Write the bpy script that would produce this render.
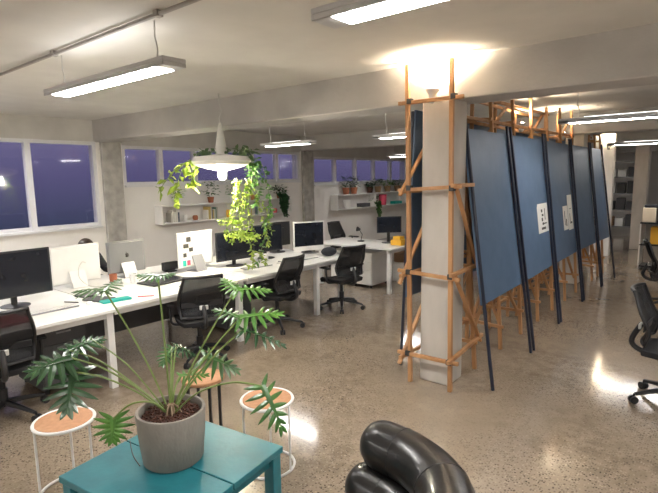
import bpy, bmesh, math, random
from mathutils import Vector, Matrix
random.seed(7)
PI = math.pi
S = bpy.context.scene
C = S.collection
for o in list(bpy.data.objects):
    bpy.data.objects.remove(o)

# ---------------------------------------------------------------- camera
HC = 1.85
PITCH, AZ, F = math.radians(8.0), math.radians(39.2), 499.0
cd = bpy.data.cameras.new('camera')
cam = bpy.data.objects.new('camera', cd)
C.objects.link(cam)
cam.location = (0, 0, HC)
ROLL = math.radians(.9)
cam.rotation_euler = (Matrix.Rotation(AZ, 3, 'Z') @ Matrix.Rotation(PI/2-PITCH, 3, 'X') @ Matrix.Rotation(-ROLL, 3, 'Z')).to_euler()
cd.sensor_fit = 'HORIZONTAL'
cd.sensor_width = 36
cd.lens = 36 * F / 658
cd.clip_start = 0.05
S.camera = cam

# ---------------------------------------------------------------- world (dusk sky)
w = bpy.data.worlds.new('world'); S.world = w
w.use_nodes = True
nt = w.node_tree; nt.nodes.clear()
wo = nt.nodes.new('ShaderNodeOutputWorld'); bg = nt.nodes.new('ShaderNodeBackground')
tc = nt.nodes.new('ShaderNodeTexCoord'); sx = nt.nodes.new('ShaderNodeSeparateXYZ'); cr = nt.nodes.new('ShaderNodeValToRGB')
mr = nt.nodes.new('ShaderNodeMapRange')
mr.inputs[1].default_value = -0.09; mr.inputs[2].default_value = 0.09
nt.links.new(tc.outputs['Generated'], sx.inputs[0]); nt.links.new(sx.outputs['Z'], mr.inputs[0])
nt.links.new(mr.outputs[0], cr.inputs[0]); nt.links.new(cr.outputs[0], bg.inputs[0]); nt.links.new(bg.outputs[0], wo.inputs[0])
cr.color_ramp.elements[0].color = (0.045, 0.056, 0.10, 1)
cr.color_ramp.elements[1].color = (0.17, 0.155, 0.285, 1)
e = cr.color_ramp.elements.new(0.55); e.color = (0.105, 0.092, 0.195, 1)
bg.inputs[1].default_value = 0.365

# ---------------------------------------------------------------- exposure
S.view_settings.view_transform = 'Standard'
S.view_settings.look = 'None'
S.view_settings.gamma = 1
S.view_settings.use_curve_mapping = False
S.view_settings.exposure = 1.58
TUBE = 27.0        # emission of the tube diffusers
WARM = 40.0        # watts of the clamp floodlights
BULB = 40.0        # watts of the pendant bulb
def area(name, loc, sxy, watts, col=(1, .95, .88)):
    l = bpy.data.lights.new(name, 'AREA'); l.shape = 'RECTANGLE'; l.size, l.size_y = sxy
    l.energy = watts; l.color = col
    o = bpy.data.objects.new(name, l); C.objects.link(o); o.location = loc
    return o

# ---------------------------------------------------------------- helpers
def at(px, py, depth):
    """point of the room seen at a pixel of the 658x493 frame, 'depth' metres ahead of the camera (horizontally)"""
    ax, ay = (px-329)/F, (py-246.5)/F
    dx = ax*math.cos(ROLL) - ay*math.sin(ROLL); dy = -(ax*math.sin(ROLL) + ay*math.cos(ROLL))
    fw = math.cos(PITCH) + dy*math.sin(PITCH); up = dy*math.cos(PITCH) - math.sin(PITCH)
    k = depth / fw
    f = (-math.sin(AZ), math.cos(AZ)); r = (math.cos(AZ), math.sin(AZ))
    return Vector((f[0]*depth + r[0]*dx*k, f[1]*depth + r[1]*dx*k, HC + up*k))

def atz(px, py, z):
    p = at(px, py, 1.0) - Vector((0, 0, HC))
    return Vector((0, 0, HC)) + p * ((z - HC) / p.z)

def box(bm, c, s, rz=0.0):
    m = Matrix.Translation(c) @ Matrix.Rotation(rz, 4, 'Z') @ Matrix.Diagonal((s[0], s[1], s[2], 1))
    bmesh.ops.create_cube(bm, size=1, matrix=m)
    return bm

def bx(bm, x0, x1, y0, y1, z0, z1):
    return box(bm, ((x0+x1)/2, (y0+y1)/2, (z0+z1)/2), (abs(x1-x0), abs(y1-y0), abs(z1-z0)))

def bar(bm, p, q, a, b=None, roll=0):
    p, q = Vector(p), Vector(q); b = b or a; d = q - p
    m = Matrix.Translation((p+q)/2) @ d.to_track_quat('Z', 'Y').to_matrix().to_4x4() @ Matrix.Rotation(roll, 4, 'Z') @ Matrix.Diagonal((a, b, d.length, 1))
    bmesh.ops.create_cube(bm, size=1, matrix=m)
    return bm

def tube(bm, pts, r, seg=10, closed=False, caps=True, rnd=False):
    pts = [Vector(p) for p in pts]; n = len(pts)
    rs = list(r) if isinstance(r, (list, tuple)) else [r]*n
    if rnd:
        d0 = (pts[0]-pts[1]).normalized(); d1 = (pts[-1]-pts[-2]).normalized()
        pre, prr, post, por = [], [], [], []
        for k in (80, 60, 40, 20):
            a = math.radians(k)
            pre.append(pts[0] + d0*rs[0]*math.sin(a)); prr.append(rs[0]*math.cos(a))
        for k in (20, 40, 60, 80):
            a = math.radians(k)
            post.append(pts[-1] + d1*rs[-1]*math.sin(a)); por.append(rs[-1]*math.cos(a))
        pts = pre + pts + post; rs = prr + rs + por; n = len(pts)
    rings = []; nrm = None
    for i in range(n):
        if closed: t = pts[(i+1) % n] - pts[i-1]
        elif i == 0: t = pts[1]-pts[0]
        elif i == n-1: t = pts[-1]-pts[-2]
        else: t = pts[i+1]-pts[i-1]
        t.normalize()
        if nrm is None:
            nrm = t.orthogonal().normalized()
        nrm = (nrm - t*nrm.dot(t)).normalized(); bn = t.cross(nrm)
        rings.append([bm.verts.new(pts[i] + (nrm*math.cos(2*PI*k/seg) + bn*math.sin(2*PI*k/seg))*rs[i]) for k in range(seg)])
    for i in range(n if closed else n-1):
        a, b = rings[i], rings[(i+1) % n]
        for k in range(seg):
            bm.faces.new((a[k], a[(k+1) % seg], b[(k+1) % seg], b[k]))
    if caps and not closed:
        bm.faces.new(rings[0][::-1]); bm.faces.new(rings[-1])
    return bm

def lathe(bm, prof, c=(0, 0, 0), seg=32, cap0=True, cap1=True):
    rings = []
    for r, z in prof:
        rings.append([bm.verts.new((c[0]+r*math.cos(2*PI*k/seg), c[1]+r*math.sin(2*PI*k/seg), c[2]+z)) for k in range(seg)])
    for a, b in zip(rings, rings[1:]):
        for k in range(seg):
            bm.faces.new((a[k], a[(k+1) % seg], b[(k+1) % seg], b[k]))
    if cap0: bm.faces.new(rings[0][::-1])
    if cap1: bm.faces.new(rings[-1])
    return bm

def ball(bm, c, r, s=(1, 1, 1), u=14, v=10):
    bmesh.ops.create_uvsphere(bm, u_segments=u, v_segments=v, radius=r, matrix=Matrix.Translation(c) @ Matrix.Diagonal((s[0], s[1], s[2], 1)))
    return bm

def NB(): return bmesh.new()

def smooth_pts(p, sub=6):
    p = [Vector(q) for q in p]; out = []
    for i in range(len(p)-1):
        a = p[max(i-1, 0)]; b = p[i]; c = p[i+1]; d = p[min(i+2, len(p)-1)]
        for k in range(sub):
            t = k/sub
            out.append(0.5*((2*b) + (c-a)*t + (2*a-5*b+4*c-d)*t*t + (3*b-a-3*c+d)*t**3))
    out.append(p[-1])
    return out

def wloc(o):
    v = Vector((0, 0, 0))
    while o is not None:
        v += o.location; o = o.parent
    return v

def obj(name, bm, mat, parent=None, bevel=0, smooth=True, local=False, solid=0, extra=()):
    """links a bmesh as ONE mesh object; its verts are in room coordinates unless local"""
    bmesh.ops.recalc_face_normals(bm, faces=bm.faces)
    if parent is not None and not local:
        off = wloc(parent)
        if off.length > 0: bmesh.ops.translate(bm, verts=bm.verts, vec=-off)
    me = bpy.data.meshes.new(name); bm.to_mesh(me); bm.free()
    me.materials.append(mat)
    for m in extra: me.materials.append(m)
    if smooth:
        me.polygons.foreach_set('use_smooth', [True]*len(me.polygons)); me.set_sharp_from_angle(angle=0.7)
    o = bpy.data.objects.new(name, me); C.objects.link(o)
    o.parent = parent
    if solid:
        m = o.modifiers.new('solid', 'SOLIDIFY'); m.thickness = solid; m.offset = 0
    if bevel:
        m = o.modifiers.new('bevel', 'BEVEL'); m.width = bevel; m.segments = 2; m.limit_method = 'ANGLE'
    return o

def tag(o, label, cat, group=None, kind=None):
    o['label'] = label; o['category'] = cat
    if group: o['group'] = group
    if kind: o['kind'] = kind
    return o

def thing(name, label, cat, loc=(0, 0, 0), rz=0.0, group=None):
    o = bpy.data.objects.new(name, None); C.objects.link(o); o.empty_display_size = .1
    o.location = loc; o.rotation_euler = (0, 0, rz)
    return tag(o, label, cat, group)

def recentre(o):
    """moves the origin of a one-mesh thing to the middle of its base"""
    vs = [v.co for v in o.data.vertices]
    c = Vector(((min(v.x for v in vs)+max(v.x for v in vs))/2, (min(v.y for v in vs)+max(v.y for v in vs))/2, min(v.z for v in vs)))
    o.data.transform(Matrix.Translation(-c)); o.location = o.location + c
    return o

def single(name, bm, mat, label, cat, group=None, **k):
    o = obj(name, bm, mat, **k); recentre(o)
    return tag(o, label, cat, group)

def struct(name, bm, mat, parent=None, **k):
    o = obj(name, bm, mat, parent, **k)
    if parent is None: o['kind'] = 'structure'
    return o

def dup(root, loc=None, rz=None, label=None, group=None, parent=None):
    r = root.copy(); C.objects.link(r)
    if parent is not None: r.parent = parent
    if loc is not None: r.location = loc
    if rz is not None: r.rotation_euler = (0, 0, rz)
    if label: r['label'] = label
    if group: r['group'] = group
    for ch in list(root.children):
        dup(ch, parent=r)
    return r

# ---------------------------------------------------------------- materials
def mat(name, col, rough=.5, metal=0, noise=0, nscale=8, bump=0, bscale=40, coat=0, col2=None, alpha=1, trans=0, sheen=0, stretch=None, spec=None):
    m = bpy.data.materials.new(name); m.use_nodes = True
    t = m.node_tree; b = t.nodes['Principled BSDF']
    b.inputs['Base Color'].default_value = (*col, 1); b.inputs['Roughness'].default_value = rough
    b.inputs['Metallic'].default_value = metal; b.inputs['Coat Weight'].default_value = coat
    b.inputs['Alpha'].default_value = alpha; b.inputs['Transmission Weight'].default_value = trans
    if spec is not None: b.inputs['Specular IOR Level'].default_value = spec
    c = t.nodes.new('ShaderNodeTexCoord'); mp = t.nodes.new('ShaderNodeMapping')
    t.links.new(c.outputs['Object'], mp.inputs[0])
    if stretch: mp.inputs['Scale'].default_value = stretch
    n = t.nodes.new('ShaderNodeTexNoise'); n.inputs['Scale'].default_value = nscale; n.inputs['Detail'].default_value = 6
    t.links.new(mp.outputs[0], n.inputs[0])
    mx = t.nodes.new('ShaderNodeMix'); mx.data_type = 'RGBA'
    c2 = col2 or tuple(max(0, x*(1-max(noise, .04))) for x in col)
    mx.inputs['A'].default_value = (*col, 1); mx.inputs['B'].default_value = (*c2, 1)
    cr = t.nodes.new('ShaderNodeValToRGB'); cr.color_ramp.elements[0].position = .35; cr.color_ramp.elements[1].position = .65
    t.links.new(n.outputs[0], cr.inputs[0]); t.links.new(cr.outputs[0], mx.inputs['Factor'])
    t.links.new(mx.outputs['Result'], b.inputs['Base Color'])
    if bump:
        n2 = t.nodes.new('ShaderNodeTexNoise'); n2.inputs['Scale'].default_value = bscale
        t.links.new(mp.outputs[0], n2.inputs[0])
        bp = t.nodes.new('ShaderNodeBump'); bp.inputs['Strength'].default_value = bump; bp.inputs['Distance'].default_value = .01
        t.links.new(n2.outputs[0], bp.inputs['Height']); t.links.new(bp.outputs[0], b.inputs['Normal'])
    return m

def emit(name, col, s):
    m = bpy.data.materials.new(name); m.use_nodes = True; t = m.node_tree; t.nodes.clear()
    o = t.nodes.new('ShaderNodeOutputMaterial'); e = t.nodes.new('ShaderNodeEmission')
    e.inputs[0].default_value = (*col, 1); e.inputs[1].default_value = s
    t.links.new(e.outputs[0], o.inputs[0]); return m

def floor_mat():
    m = bpy.data.materials.new('polished_concrete'); m.use_nodes = True
    t = m.node_tree; b = t.nodes['Principled BSDF']; L = t.links.new
    c = t.nodes.new('ShaderNodeTexCoord')
    def N(s, d=5):
        n = t.nodes.new('ShaderNodeTexNoise'); n.inputs['Scale'].default_value = s; n.inputs['Detail'].default_value = d
        L(c.outputs['Object'], n.inputs[0]); return n
    def ramp(src, a, ca, bb, cb):
        r = t.nodes.new('ShaderNodeValToRGB'); e = r.color_ramp.elements
        e[0].position, e[0].color = a, (*ca, 1); e[1].position, e[1].color = bb, (*cb, 1); L(src, r.inputs[0]); return r
    def mix(fac, A, B):
        x = t.nodes.new('ShaderNodeMix'); x.data_type = 'RGBA'
        L(fac, x.inputs['Factor'])
        for k, v in (('A', A), ('B', B)):
            if isinstance(v, tuple): x.inputs[k].default_value = (*v, 1)
            else: L(v, x.inputs[k])
        return x.outputs['Result']
    base = ramp(N(.9, 4).outputs[0], .35, (.19, .145, .10), .68, (.38, .31, .235)).outputs[0]
    fine = ramp(N(9, 8).outputs[0], .4, (0, 0, 0), .62, (1, 1, 1)).outputs[0]
    base = mix(fine, base, (.30, .24, .18))
    v = t.nodes.new('ShaderNodeTexVoronoi'); v.inputs['Scale'].default_value = 70; L(c.outputs['Object'], v.inputs[0])
    v.inputs['Randomness'].default_value = 1
    stone = t.nodes.new('ShaderNodeValToRGB'); es = stone.color_ramp.elements
    es[0].position, es[0].color = 0, (.045, .030, .020, 1); es[1].position, es[1].color = 1, (.42, .34, .26, 1)
    sep = t.nodes.new('ShaderNodeSeparateColor'); L(v.outputs['Color'], sep.inputs[0]); L(sep.outputs[0], stone.inputs[0])
    size = ramp(v.outputs['Distance'], .36, (1, 1, 1), .50, (0, 0, 0)).outputs[0]
    patch = ramp(N(.7, 3).outputs[0], .38, (1, 1, 1), .60, (.18, .18, .18)).outputs[0]
    mul = t.nodes.new('ShaderNodeMath'); mul.operation = 'MULTIPLY'; L(size, mul.inputs[0]); L(patch, mul.inputs[1])
    col = mix(mul.outputs[0], base, stone.outputs[0])
    L(col, b.inputs['Base Color'])
    ro = ramp(N(2.2, 5).outputs[0], .3, (.05, .05, .05), .75, (.17, .17, .17)).outputs[0]
    L(ro, b.inputs['Roughness'])
    b.inputs['Specular IOR Level'].default_value = .75
    bp = t.nodes.new('ShaderNodeBump'); bp.inputs['Strength'].default_value = .10; bp.inputs['Distance'].default_value = .004
    L(N(25, 3).outputs[0], bp.inputs['Height']); L(bp.outputs[0], b.inputs['Normal'])
    return m

def glass_mat():
    m = bpy.data.materials.new('window_glass'); m.use_nodes = True; t = m.node_tree; t.nodes.clear(); L = t.links.new
    o = t.nodes.new('ShaderNodeOutputMaterial'); mx = t.nodes.new('ShaderNodeMixShader')
    tr = t.nodes.new('ShaderNodeBsdfTransparent'); gl = t.nodes.new('ShaderNodeBsdfGlossy'); fr = t.nodes.new('ShaderNodeMapRange'); lw = t.nodes.new('ShaderNodeLayerWeight')
    lw.inputs[0].default_value = .5; pw = t.nodes.new('ShaderNodeMath'); pw.operation = 'POWER'; pw.inputs[1].default_value = 4; L(lw.outputs['Facing'], pw.inputs[0]); L(pw.outputs[0], fr.inputs[0])
    tr.inputs[0].default_value = (.93, .93, .96, 1); gl.inputs[1].default_value = .05; fr.inputs[3].default_value = .025; fr.inputs[4].default_value = .6
    L(fr.outputs[0], mx.inputs[0]); L(tr.outputs[0], mx.inputs[1]); L(gl.outputs[0], mx.inputs[2]); L(mx.outputs[0], o.inputs[0])
    return m

def mesh_fabric():
    m = bpy.data.materials.new('chair_mesh'); m.use_nodes = True; t = m.node_tree; L = t.links.new
    b = t.nodes['Principled BSDF']; b.inputs['Base Color'].default_value = (.018, .019, .022, 1); b.inputs['Roughness'].default_value = .65
    b.inputs['Alpha'].default_value = .80
    return m

def wood_mat(name, a, bcol, scale=6, rough=.5):
    return mat(name, a, rough=rough, col2=bcol, nscale=scale, stretch=(1, 1, .15), bump=.15, bscale=30)

M = {}
M['floor'] = floor_mat()
M['ceiling'] = mat('ceiling_paint', (.72, .70, .665), .8, noise=.08, nscale=2.5)
M['beam'] = mat('beam_concrete', (.58, .56, .535), .75, noise=.13, nscale=2.5, bump=.2)
M['concrete'] = mat('column_concrete', (.58, .54, .49), .7, col2=(.46, .43, .385), nscale=4, stretch=(1, 1, .35), bump=.25, bscale=20)
M['pillar'] = mat('pillar_concrete', (.47, .45, .42), .8, col2=(.33, .315, .29), nscale=7, bump=.25)
M['wall'] = mat('wall_paint', (.80, .775, .75), .7, noise=.04, nscale=3)
M['frame'] = mat('window_paint', (.70, .70, .72), .5, noise=.05)
M['glass'] = glass_mat()
M['desk'] = mat('desk_laminate', (.82, .81, .78), .35, noise=.03)
M['white'] = mat('white_metal', (.80, .79, .77), .4, noise=.03)
M['grey'] = mat('dark_panel', (.085, .085, .09), .6, noise=.15)
M['black'] = mat('black_plastic', (.017, .017, .019), .4, noise=.1)
M['screen'] = mat('dark_screen', (.012, .014, .020), .18, noise=.1)
M['mesh'] = mesh_fabric()
M['seat'] = mat('seat_fabric', (.02, .02, .023), .9, noise=.2, bump=.2, bscale=200)
M['tag'] = mat('pale_plastic', (.62, .61, .58), .4)
M['alu'] = mat('brushed_aluminium', (.30, .30, .31), .4, metal=.5, noise=.05)
M['batten'] = wood_mat('batten_timber', (.52, .28, .125), (.38, .19, .08), 9, .5)
M['clamp'] = mat('black_clamp', (.03, .03, .03), .5)
M['board'] = mat('blue_board', (.088, .142, .235), .5, noise=.12, nscale=5, col2=(.072, .125, .21))
M['boardback'] = mat('dark_board', (.012, .02, .045), .7, noise=.2)
M['pole'] = mat('navy_pole', (.018, .024, .045), .35, noise=.1)
M['paper'] = mat('paper', (.78, .77, .73), .7)
M['ink'] = mat('dark_ink', (.06, .055, .05), .7)
M['teal'] = mat('teal_paint', (.020, .185, .225), .42, col2=(.014, .150, .190), nscale=10, bump=.08)
M['pot'] = mat('pot_concrete', (.27, .245, .215), .8, col2=(.21, .19, .165), nscale=9, stretch=(1, 1, .5), bump=.3, bscale=60)
M['soil'] = mat('bark_mulch', (.10, .035, .02), .95, col2=(.03, .012, .008), nscale=60, bump=1, bscale=90)
M['cork'] = mat('cork', (.48, .25, .13), .75, col2=(.40, .20, .10), nscale=35, bump=.15, bscale=120)
M['leather'] = mat('black_leather', (.010, .009, .009), .30, noise=.2, nscale=6, bump=.12, bscale=35, coat=.15)
M['leaf'] = mat('leaf_green', (.055, .155, .030), .28, col2=(.033, .10, .024), nscale=12, spec=.7)
M['leafdark'] = mat('leaf_dark_green', (.035, .095, .035), .24, col2=(.022, .065, .025), nscale=12, spec=.8)
M['leaflight'] = mat('leaf_bright_green', (.10, .24, .035), .35, col2=(.06, .17, .03), nscale=12)
M['leafpale'] = mat('leaf_grey_green', (.16, .25, .10), .5, col2=(.10, .17, .07), nscale=12)
M['lime'] = mat('leaf_lime', (.36, .46, .05), .45, col2=(.20, .32, .04), nscale=14)
M['stem'] = mat('stem_green', (.17, .24, .06), .45, noise=.2)
M['root'] = mat('aerial_root', (.22, .15, .09), .7, noise=.2)
M['terra'] = mat('terracotta', (.38, .13, .065), .8, noise=.15)
M['pink'] = mat('pink_card', (.75, .09, .17), .55)
M['red'] = mat('red_folder', (.62, .07, .10), .55)
M['tealcard'] = mat('teal_folder', (.02, .42, .36), .5)
M['yellow'] = mat('yellow_card', (.78, .42, .03), .5)
M['wood'] = wood_mat('plain_wood', (.33, .20, .11), (.24, .14, .07))
M['hair'] = mat('dark_hair', (.035, .02, .014), .5, noise=.2, stretch=(1, 1, 8))
M['skin'] = mat('skin', (.50, .30, .21), .5)
M['jacket'] = mat('dark_jacket', (.02, .022, .03), .85, noise=.2)
M['cable'] = mat('pale_cable', (.62, .61, .58), .5)
M['housing'] = mat('lamp_housing', (.62, .62, .63), .45, noise=.05)
M['conduit'] = mat('conduit_grey', (.40, .38, .36), .5)
M['tubeglow'] = emit('tube_glow', (1, .97, .93), TUBE)
M['fillglow'] = emit('ceiling_fill_glow', (1, .97, .93), TUBE*.12)  # weak emission for the strips added to brighten the ceiling
M['bulbglow'] = emit('bulb_glow', (1, .90, .72), 60)
M['warmglow'] = emit('flood_glow', (1, .80, .55), 60)
M['cream'] = mat('cream_card', (.70, .60, .45), .6)
M['shade'] = mat('white_enamel', (.80, .78, .72), .4)

# ---------------------------------------------------------------- the room
XW, XE, YS, YN, ZC, ZB = -8.05, 4.5, -4.5, 21.0, 2.79, 2.46
b = NB(); bx(b, XW-.3, XE+.2, YS-.2, YN+.2, -.2, 0); struct('floor', b, M['floor'])
b = NB(); bx(b, XW-.3, XE+.2, YS-.2, YN+.2, ZC, ZC+.2); struct('ceiling', b, M['ceiling'])
b = NB(); bx(b, XE, XE+.2, YS-.2, YN+.2, 0, ZC); struct('wall_right', b, M['wall'])
b = NB(); bx(b, XW-.3, XE+.2, YS-.2, YS, 0, ZC); struct('wall_near', b, M['wall'])
b = NB(); bx(b, XW-.3, XE+.2, YN, YN+.2, 0, ZC); struct('wall_far', b, M['wall'])
BY = [-.85, 4.13, 9.05, 13.95, 18.85]
# window bays: y0, y1, sill, head, number of panes, bay start/end
BAYS = [(-4.5, -1.05, 1.11, 2.46, 4), (-.05, 3.98, 1.11, 2.46, 4), (4.42, 8.82, 1.75, 2.42, 6), (9.30, 13.75, 1.66, 2.33, 5), (14.15, 18.6, 1.72, 2.34, 5), (19.0, 21.0, 1.72, 2.34, 2)]
b = NB()
for y0, y1, s, h, n in BAYS:
    bx(b, XW-.25, XW, y0, y1, 0, s)
for y in BY: bx(b, XW-.25, XW, y-.5, y+.5, 0, 2.33) if False else None
ys = [(-1.05, -.05), (3.98, 4.42), (8.82, 9.30), (13.75, 14.15), (18.6, 19.0)]
for y0, y1 in ys: bx(b, XW-.25, XW, y0, y1, 0, 2.45)
struct('wall_left', b, M['wall'], smooth=False)
b = NB()
for y0, y1, s, h, n in BAYS: bx(b, XW-.25, XW+.02, y0, y1, h, ZC)
for y0, y1 in ys: bx(b, XW-.25, XW, y0, y1, 2.45, ZC)
struct('trim_1', b, M['beam'], smooth=False)
k = 0
for i, (y0, y1) in enumerate(ys):
    k += 1
    b = NB(); bx(b, XW, XW+.07, y0+.06, y1-.05, 0, ZB); struct('trim_%d' % (k+1), b, M['pillar'], bevel=.01)
for i, y in enumerate(BY):
    b = NB(); bx(b, XW, XE, y-.19, y+.19, ZB, ZC+.01); struct('trim_%d' % (i+10), b, M['beam'], bevel=.012)
wn = 0
for y0, y1, s, h, n in BAYS:
    wn += 1
    f = .055
    b = NB(); bx(b, XW-.10, XW-.02, y0, y1, s, s+f); bx(b, XW-.10, XW-.02, y0, y1, h-f, h)
    for i in range(n+1):
        y = y0+(y1-y0)*i/n
        ya, yb = (y, y+f) if i == 0 else ((y-f, y) if i == n else (y-.04, y+.04))
        bx(b, XW-.11, XW-.01, ya, yb, s, h)
    wf = struct('window_%d' % wn, b, M['frame'], smooth=False)
    b = NB(); bx(b, XW-.06, XW+.05, y0+.01, y1-.01, s-.03, s+.002); obj('window_sill', b, M['frame'], wf)
    for i in range(n):
        a = y0+(y1-y0)*i/n; c = y0+(y1-y0)*(i+1)/n
        b = NB(); bx(b, XW-.064, XW-.058, a+.04, c-.04, s+.05, h-.05); obj('pane', b, M['glass'], wf, smooth=False)

# free-standing concrete columns
COLS = [(-1.985, 4.03), (-2.10, 9.05), (-1.78, 13.95), (-1.6, 18.85)]
for i, (x, y) in enumerate(COLS):
    b = NB(); bx(b, x-.14, x+.14, y-.14, y+.14, 0, ZB+.02); struct('trim_%d' % (i+20), b, M['concrete'], bevel=.012)
# pale partition return past the boards
b = NB(); bx(b, -2.50, -2.12, 12.4, 12.6, 0, ZC); struct('trim_30', b, M['wall'])

# ---------------------------------------------------------------- tube lights and conduits
def tube_light(x0, x1, y, label, z=2.50, wdt=.16, hang=True, cat='ceiling light'):
    t = thing('tube_light', label, cat, ((x0+x1)/2, y, z), 0, 'tube lights hung below the ceiling')
    b = NB()
    bx(b, x0, x1, y-wdt/2, y+wdt/2, z+.025, z+.05)
    bx(b, x0, x0+.10, y-wdt/2, y+wdt/2, z, z+.025); bx(b, x1-.10, x1, y-wdt/2, y+wdt/2, z, z+.025)
    bx(b, x0, x1, y-wdt/2, y-wdt/2+.014, z, z+.025); bx(b, x0, x1, y+wdt/2-.014, y+wdt/2, z, z+.025)
    obj('housing', b, M['housing'], t, bevel=.004)
    b = NB(); bx(b, x0+.11, x1-.11, y-wdt/2+.02, y+wdt/2-.02, z-.004, z+.022); obj('diffuser', b, M['tubeglow'], t)
    b = NB(); bx(b, x0+.25, x1-.25, y-.03, y+.03, z+.048, z+.054); obj('added_ceiling_fill', b, M['fillglow'], t)  # added glowing strip, lifts the ceiling brightness; not a part of the fitting
    for x in (x0+.18, x1-.18):
        b = NB(); tube(b, smooth_pts([(x, y, z+.05), (x+.015, y, z+.13), (x-.005, y, z+.20), (x, y, ZC-.001)], 4), .004, 6)
        obj('hanger', b, M['cable'], t)
    return t
tube_light(-4.22, -2.60, 1.79, 'long tube light over the left half of the white desks')
tube_light(-1.45, .27, 1.76, 'bright tube light at the top edge above the column')
tube_light(-6.05, -4.95, 5.75, 'tube light beyond the first beam, right of the hanging plant', 2.34, .12)
tube_light(-3.86, -2.66, 5.75, 'tube light just left of the column, above the far desk', 2.34, .12)
tube_light(-1.52, .2, 5.75, 'tube light right of the battens, nearest beyond the beam', 2.36, .10)
tube_light(.9, 2.6, 5.75, 'tube light in the nearer far row, off the right edge', 2.36, .10)
tube_light(-6.75, -5.6, 10.6, 'small distant tube light left of the column, lower of two', 2.29, .12)
tube_light(-1.93, -.2, 10.7, 'second tube light row beyond the beam, over the aisle', 2.34, .10)
tube_light(-1.6, .2, 15.9, 'most distant tube light over the far aisle', 2.34, .10)
for x, y, lb in ((1.8, 1.8, 'right of the camera'), (-1.2, -2.6, 'behind the camera'), (-4.4, -2.6, 'behind the left desks'), (1.8, -2.6, 'behind the camera, farther right'), (-7.0, 1.9, 'by the large windows'), (-6.6, -1.9+.2, 'by the near windows')):
    tube_light(x-.85, x+.85, y, 'tube light outside the picture, ' + lb)

def conduit(p, q, clips, name, label):
    t = thing(name, label, 'conduit', ((p[0]+q[0])/2, (p[1]+q[1])/2, p[2]))
    b = NB(); tube(b, [p, q], .013, 8); obj('pipe', b, M['conduit'], t)
    for x in clips:
        b = NB(); u = (x-p[0])/(q[0]-p[0]); yy = p[1]+(q[1]-p[1])*u
        bx(b, x-.02, x+.02, yy-.022, yy+.022, p[2]-.016, ZC-.001); obj('clip', b, M['conduit'], t, bevel=.003)
conduit((-8.0, 1.70, ZC-.022), (4.4, 1.70, ZC-.022), (-6.2, -3.95, -2.60, -1.0, .8), 'conduit', 'grey conduit clipped under the nearest ceiling bay')
conduit((-8.0, 6.3, ZC-.022), (4.4, 6.3, ZC-.022), (-6.6, -4.9, -3.0, -1.2, .6), 'conduit', 'grey conduit under the ceiling past the first beam')

# ---------------------------------------------------------------- batten scaffold round the column
sc = thing('batten_frame', 'orange timber batten scaffold lashed around the concrete column', 'scaffold', (-1.95, 3.81, 0))
XL, XR, YF = -2.185, -1.79, 3.79
def rx(z): return -1.825 - .072*z            # inward leaning right-hand uprights
FR = [3.79, 4.42, 5.10, 5.74, 6.38, 7.02, 7.66, 8.30, 9.40, 9.85, 10.28]
W = .034
ZL = (.27, 1.01, 1.74)
rj = random.Random(3)
for i, y in enumerate(FR):
    top = 2.775 if i else 2.76
    for side in (0, 1):
        tp = top - rj.random()*.12*(i > 0)
        b = NB()
        if side == 0: bar(b, (XL-.02*(i > 0)+.02*(i == 0), y, 0), (XL-.02*(i > 0)-.03*(i == 0), y, tp), W)
        elif i == 0: bar(b, (XR+.005, y+.012, 0), (XR-.03, y+.012, tp), W)
        else: bar(b, (rx(0), y, 0), (rx(tp), y, tp), W)
        obj('upright', b, M['batten'], sc, bevel=.003)
    for j, z in enumerate(ZL + ((2.40,) if i else (2.46,))):
        if i and j in (2,) and i % 2: continue
        x1 = (XR+.09) if i == 0 else rx(z)+.05
        if i > 0 and z > 1.2: x1 = rx(z)+.015
        b = NB(); yy = y - .031 if i else y-.019
        bar(b, (XL-.10, yy, z + rj.uniform(-.02, .02)), (x1, yy, z + rj.uniform(-.02, .02)), W*.9)
        obj('crossbar', b, M['batten'], sc, bevel=.003)
    if i == 0:
        for z in ZL + (2.46,):
            for x in (XL, XR):
                b = NB(); box(b, (x+.005, y-.012, z), (.045, .05, .045)); obj('clamp', b, M['clamp'], sc, bevel=.004)
for z in ZL:                                                   # rails running back along both sides
    b = NB(); bar(b, (XL-.035, 3.70, z-.03), (XL-.035, 8.5, z-.03), W*.9); obj('rail', b, M['batten'], sc, bevel=.003)
    b = NB(); bar(b, (XL-.035, 9.3, z-.03), (XL-.035, 10.4, z-.03), W*.9); obj('rail', b, M['batten'], sc, bevel=.003)
    if z < .5:
        b = NB(); bar(b, (XR+.03, 3.70, z+.02), (rx(z)+.03, 4.55, z+.04), W*.9); obj('rail', b, M['batten'], sc, bevel=.003)
    elif z < 1.2:
        b = NB(); bar(b, (XR+.03, 3.72, z+.02), (rx(z)+.03, 5.9, z+.02), W*.9); obj('rail', b, M['batten'], sc, bevel=.003)
        b = NB(); bar(b, (rx(z)+.03, 5.9, z+.05), (rx(z)+.03, 8.6, z), W*.9); obj('rail', b, M['batten'], sc, bevel=.003)
        b = NB(); bar(b, (rx(z)+.03, 9.3, z), (rx(z)+.03, 10.4, z+.03), W*.9); obj('rail', b, M['batten'], sc, bevel=.003)
b = NB(); bar(b, (XR+.03, 3.72, 1.76), (XR+.03, 4.13, 1.76), W*.9); obj('rail', b, M['batten'], sc, bevel=.003)
for z, y0, y1 in ((2.38, 4.4, 8.5), (2.50, 9.33, 10.4), (2.60, 5.0, 7.2)):
    b = NB(); bar(b, (rx(z)-.03, y0, z), (rx(z)-.03, y1, z+.02), W*.9); obj('rail', b, M['batten'], sc, bevel=.003)
    b = NB(); bar(b, (XL+.02, y0, z), (XL+.02, y1, z-.02), W*.9); obj('rail', b, M['batten'], sc, bevel=.003)
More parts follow.
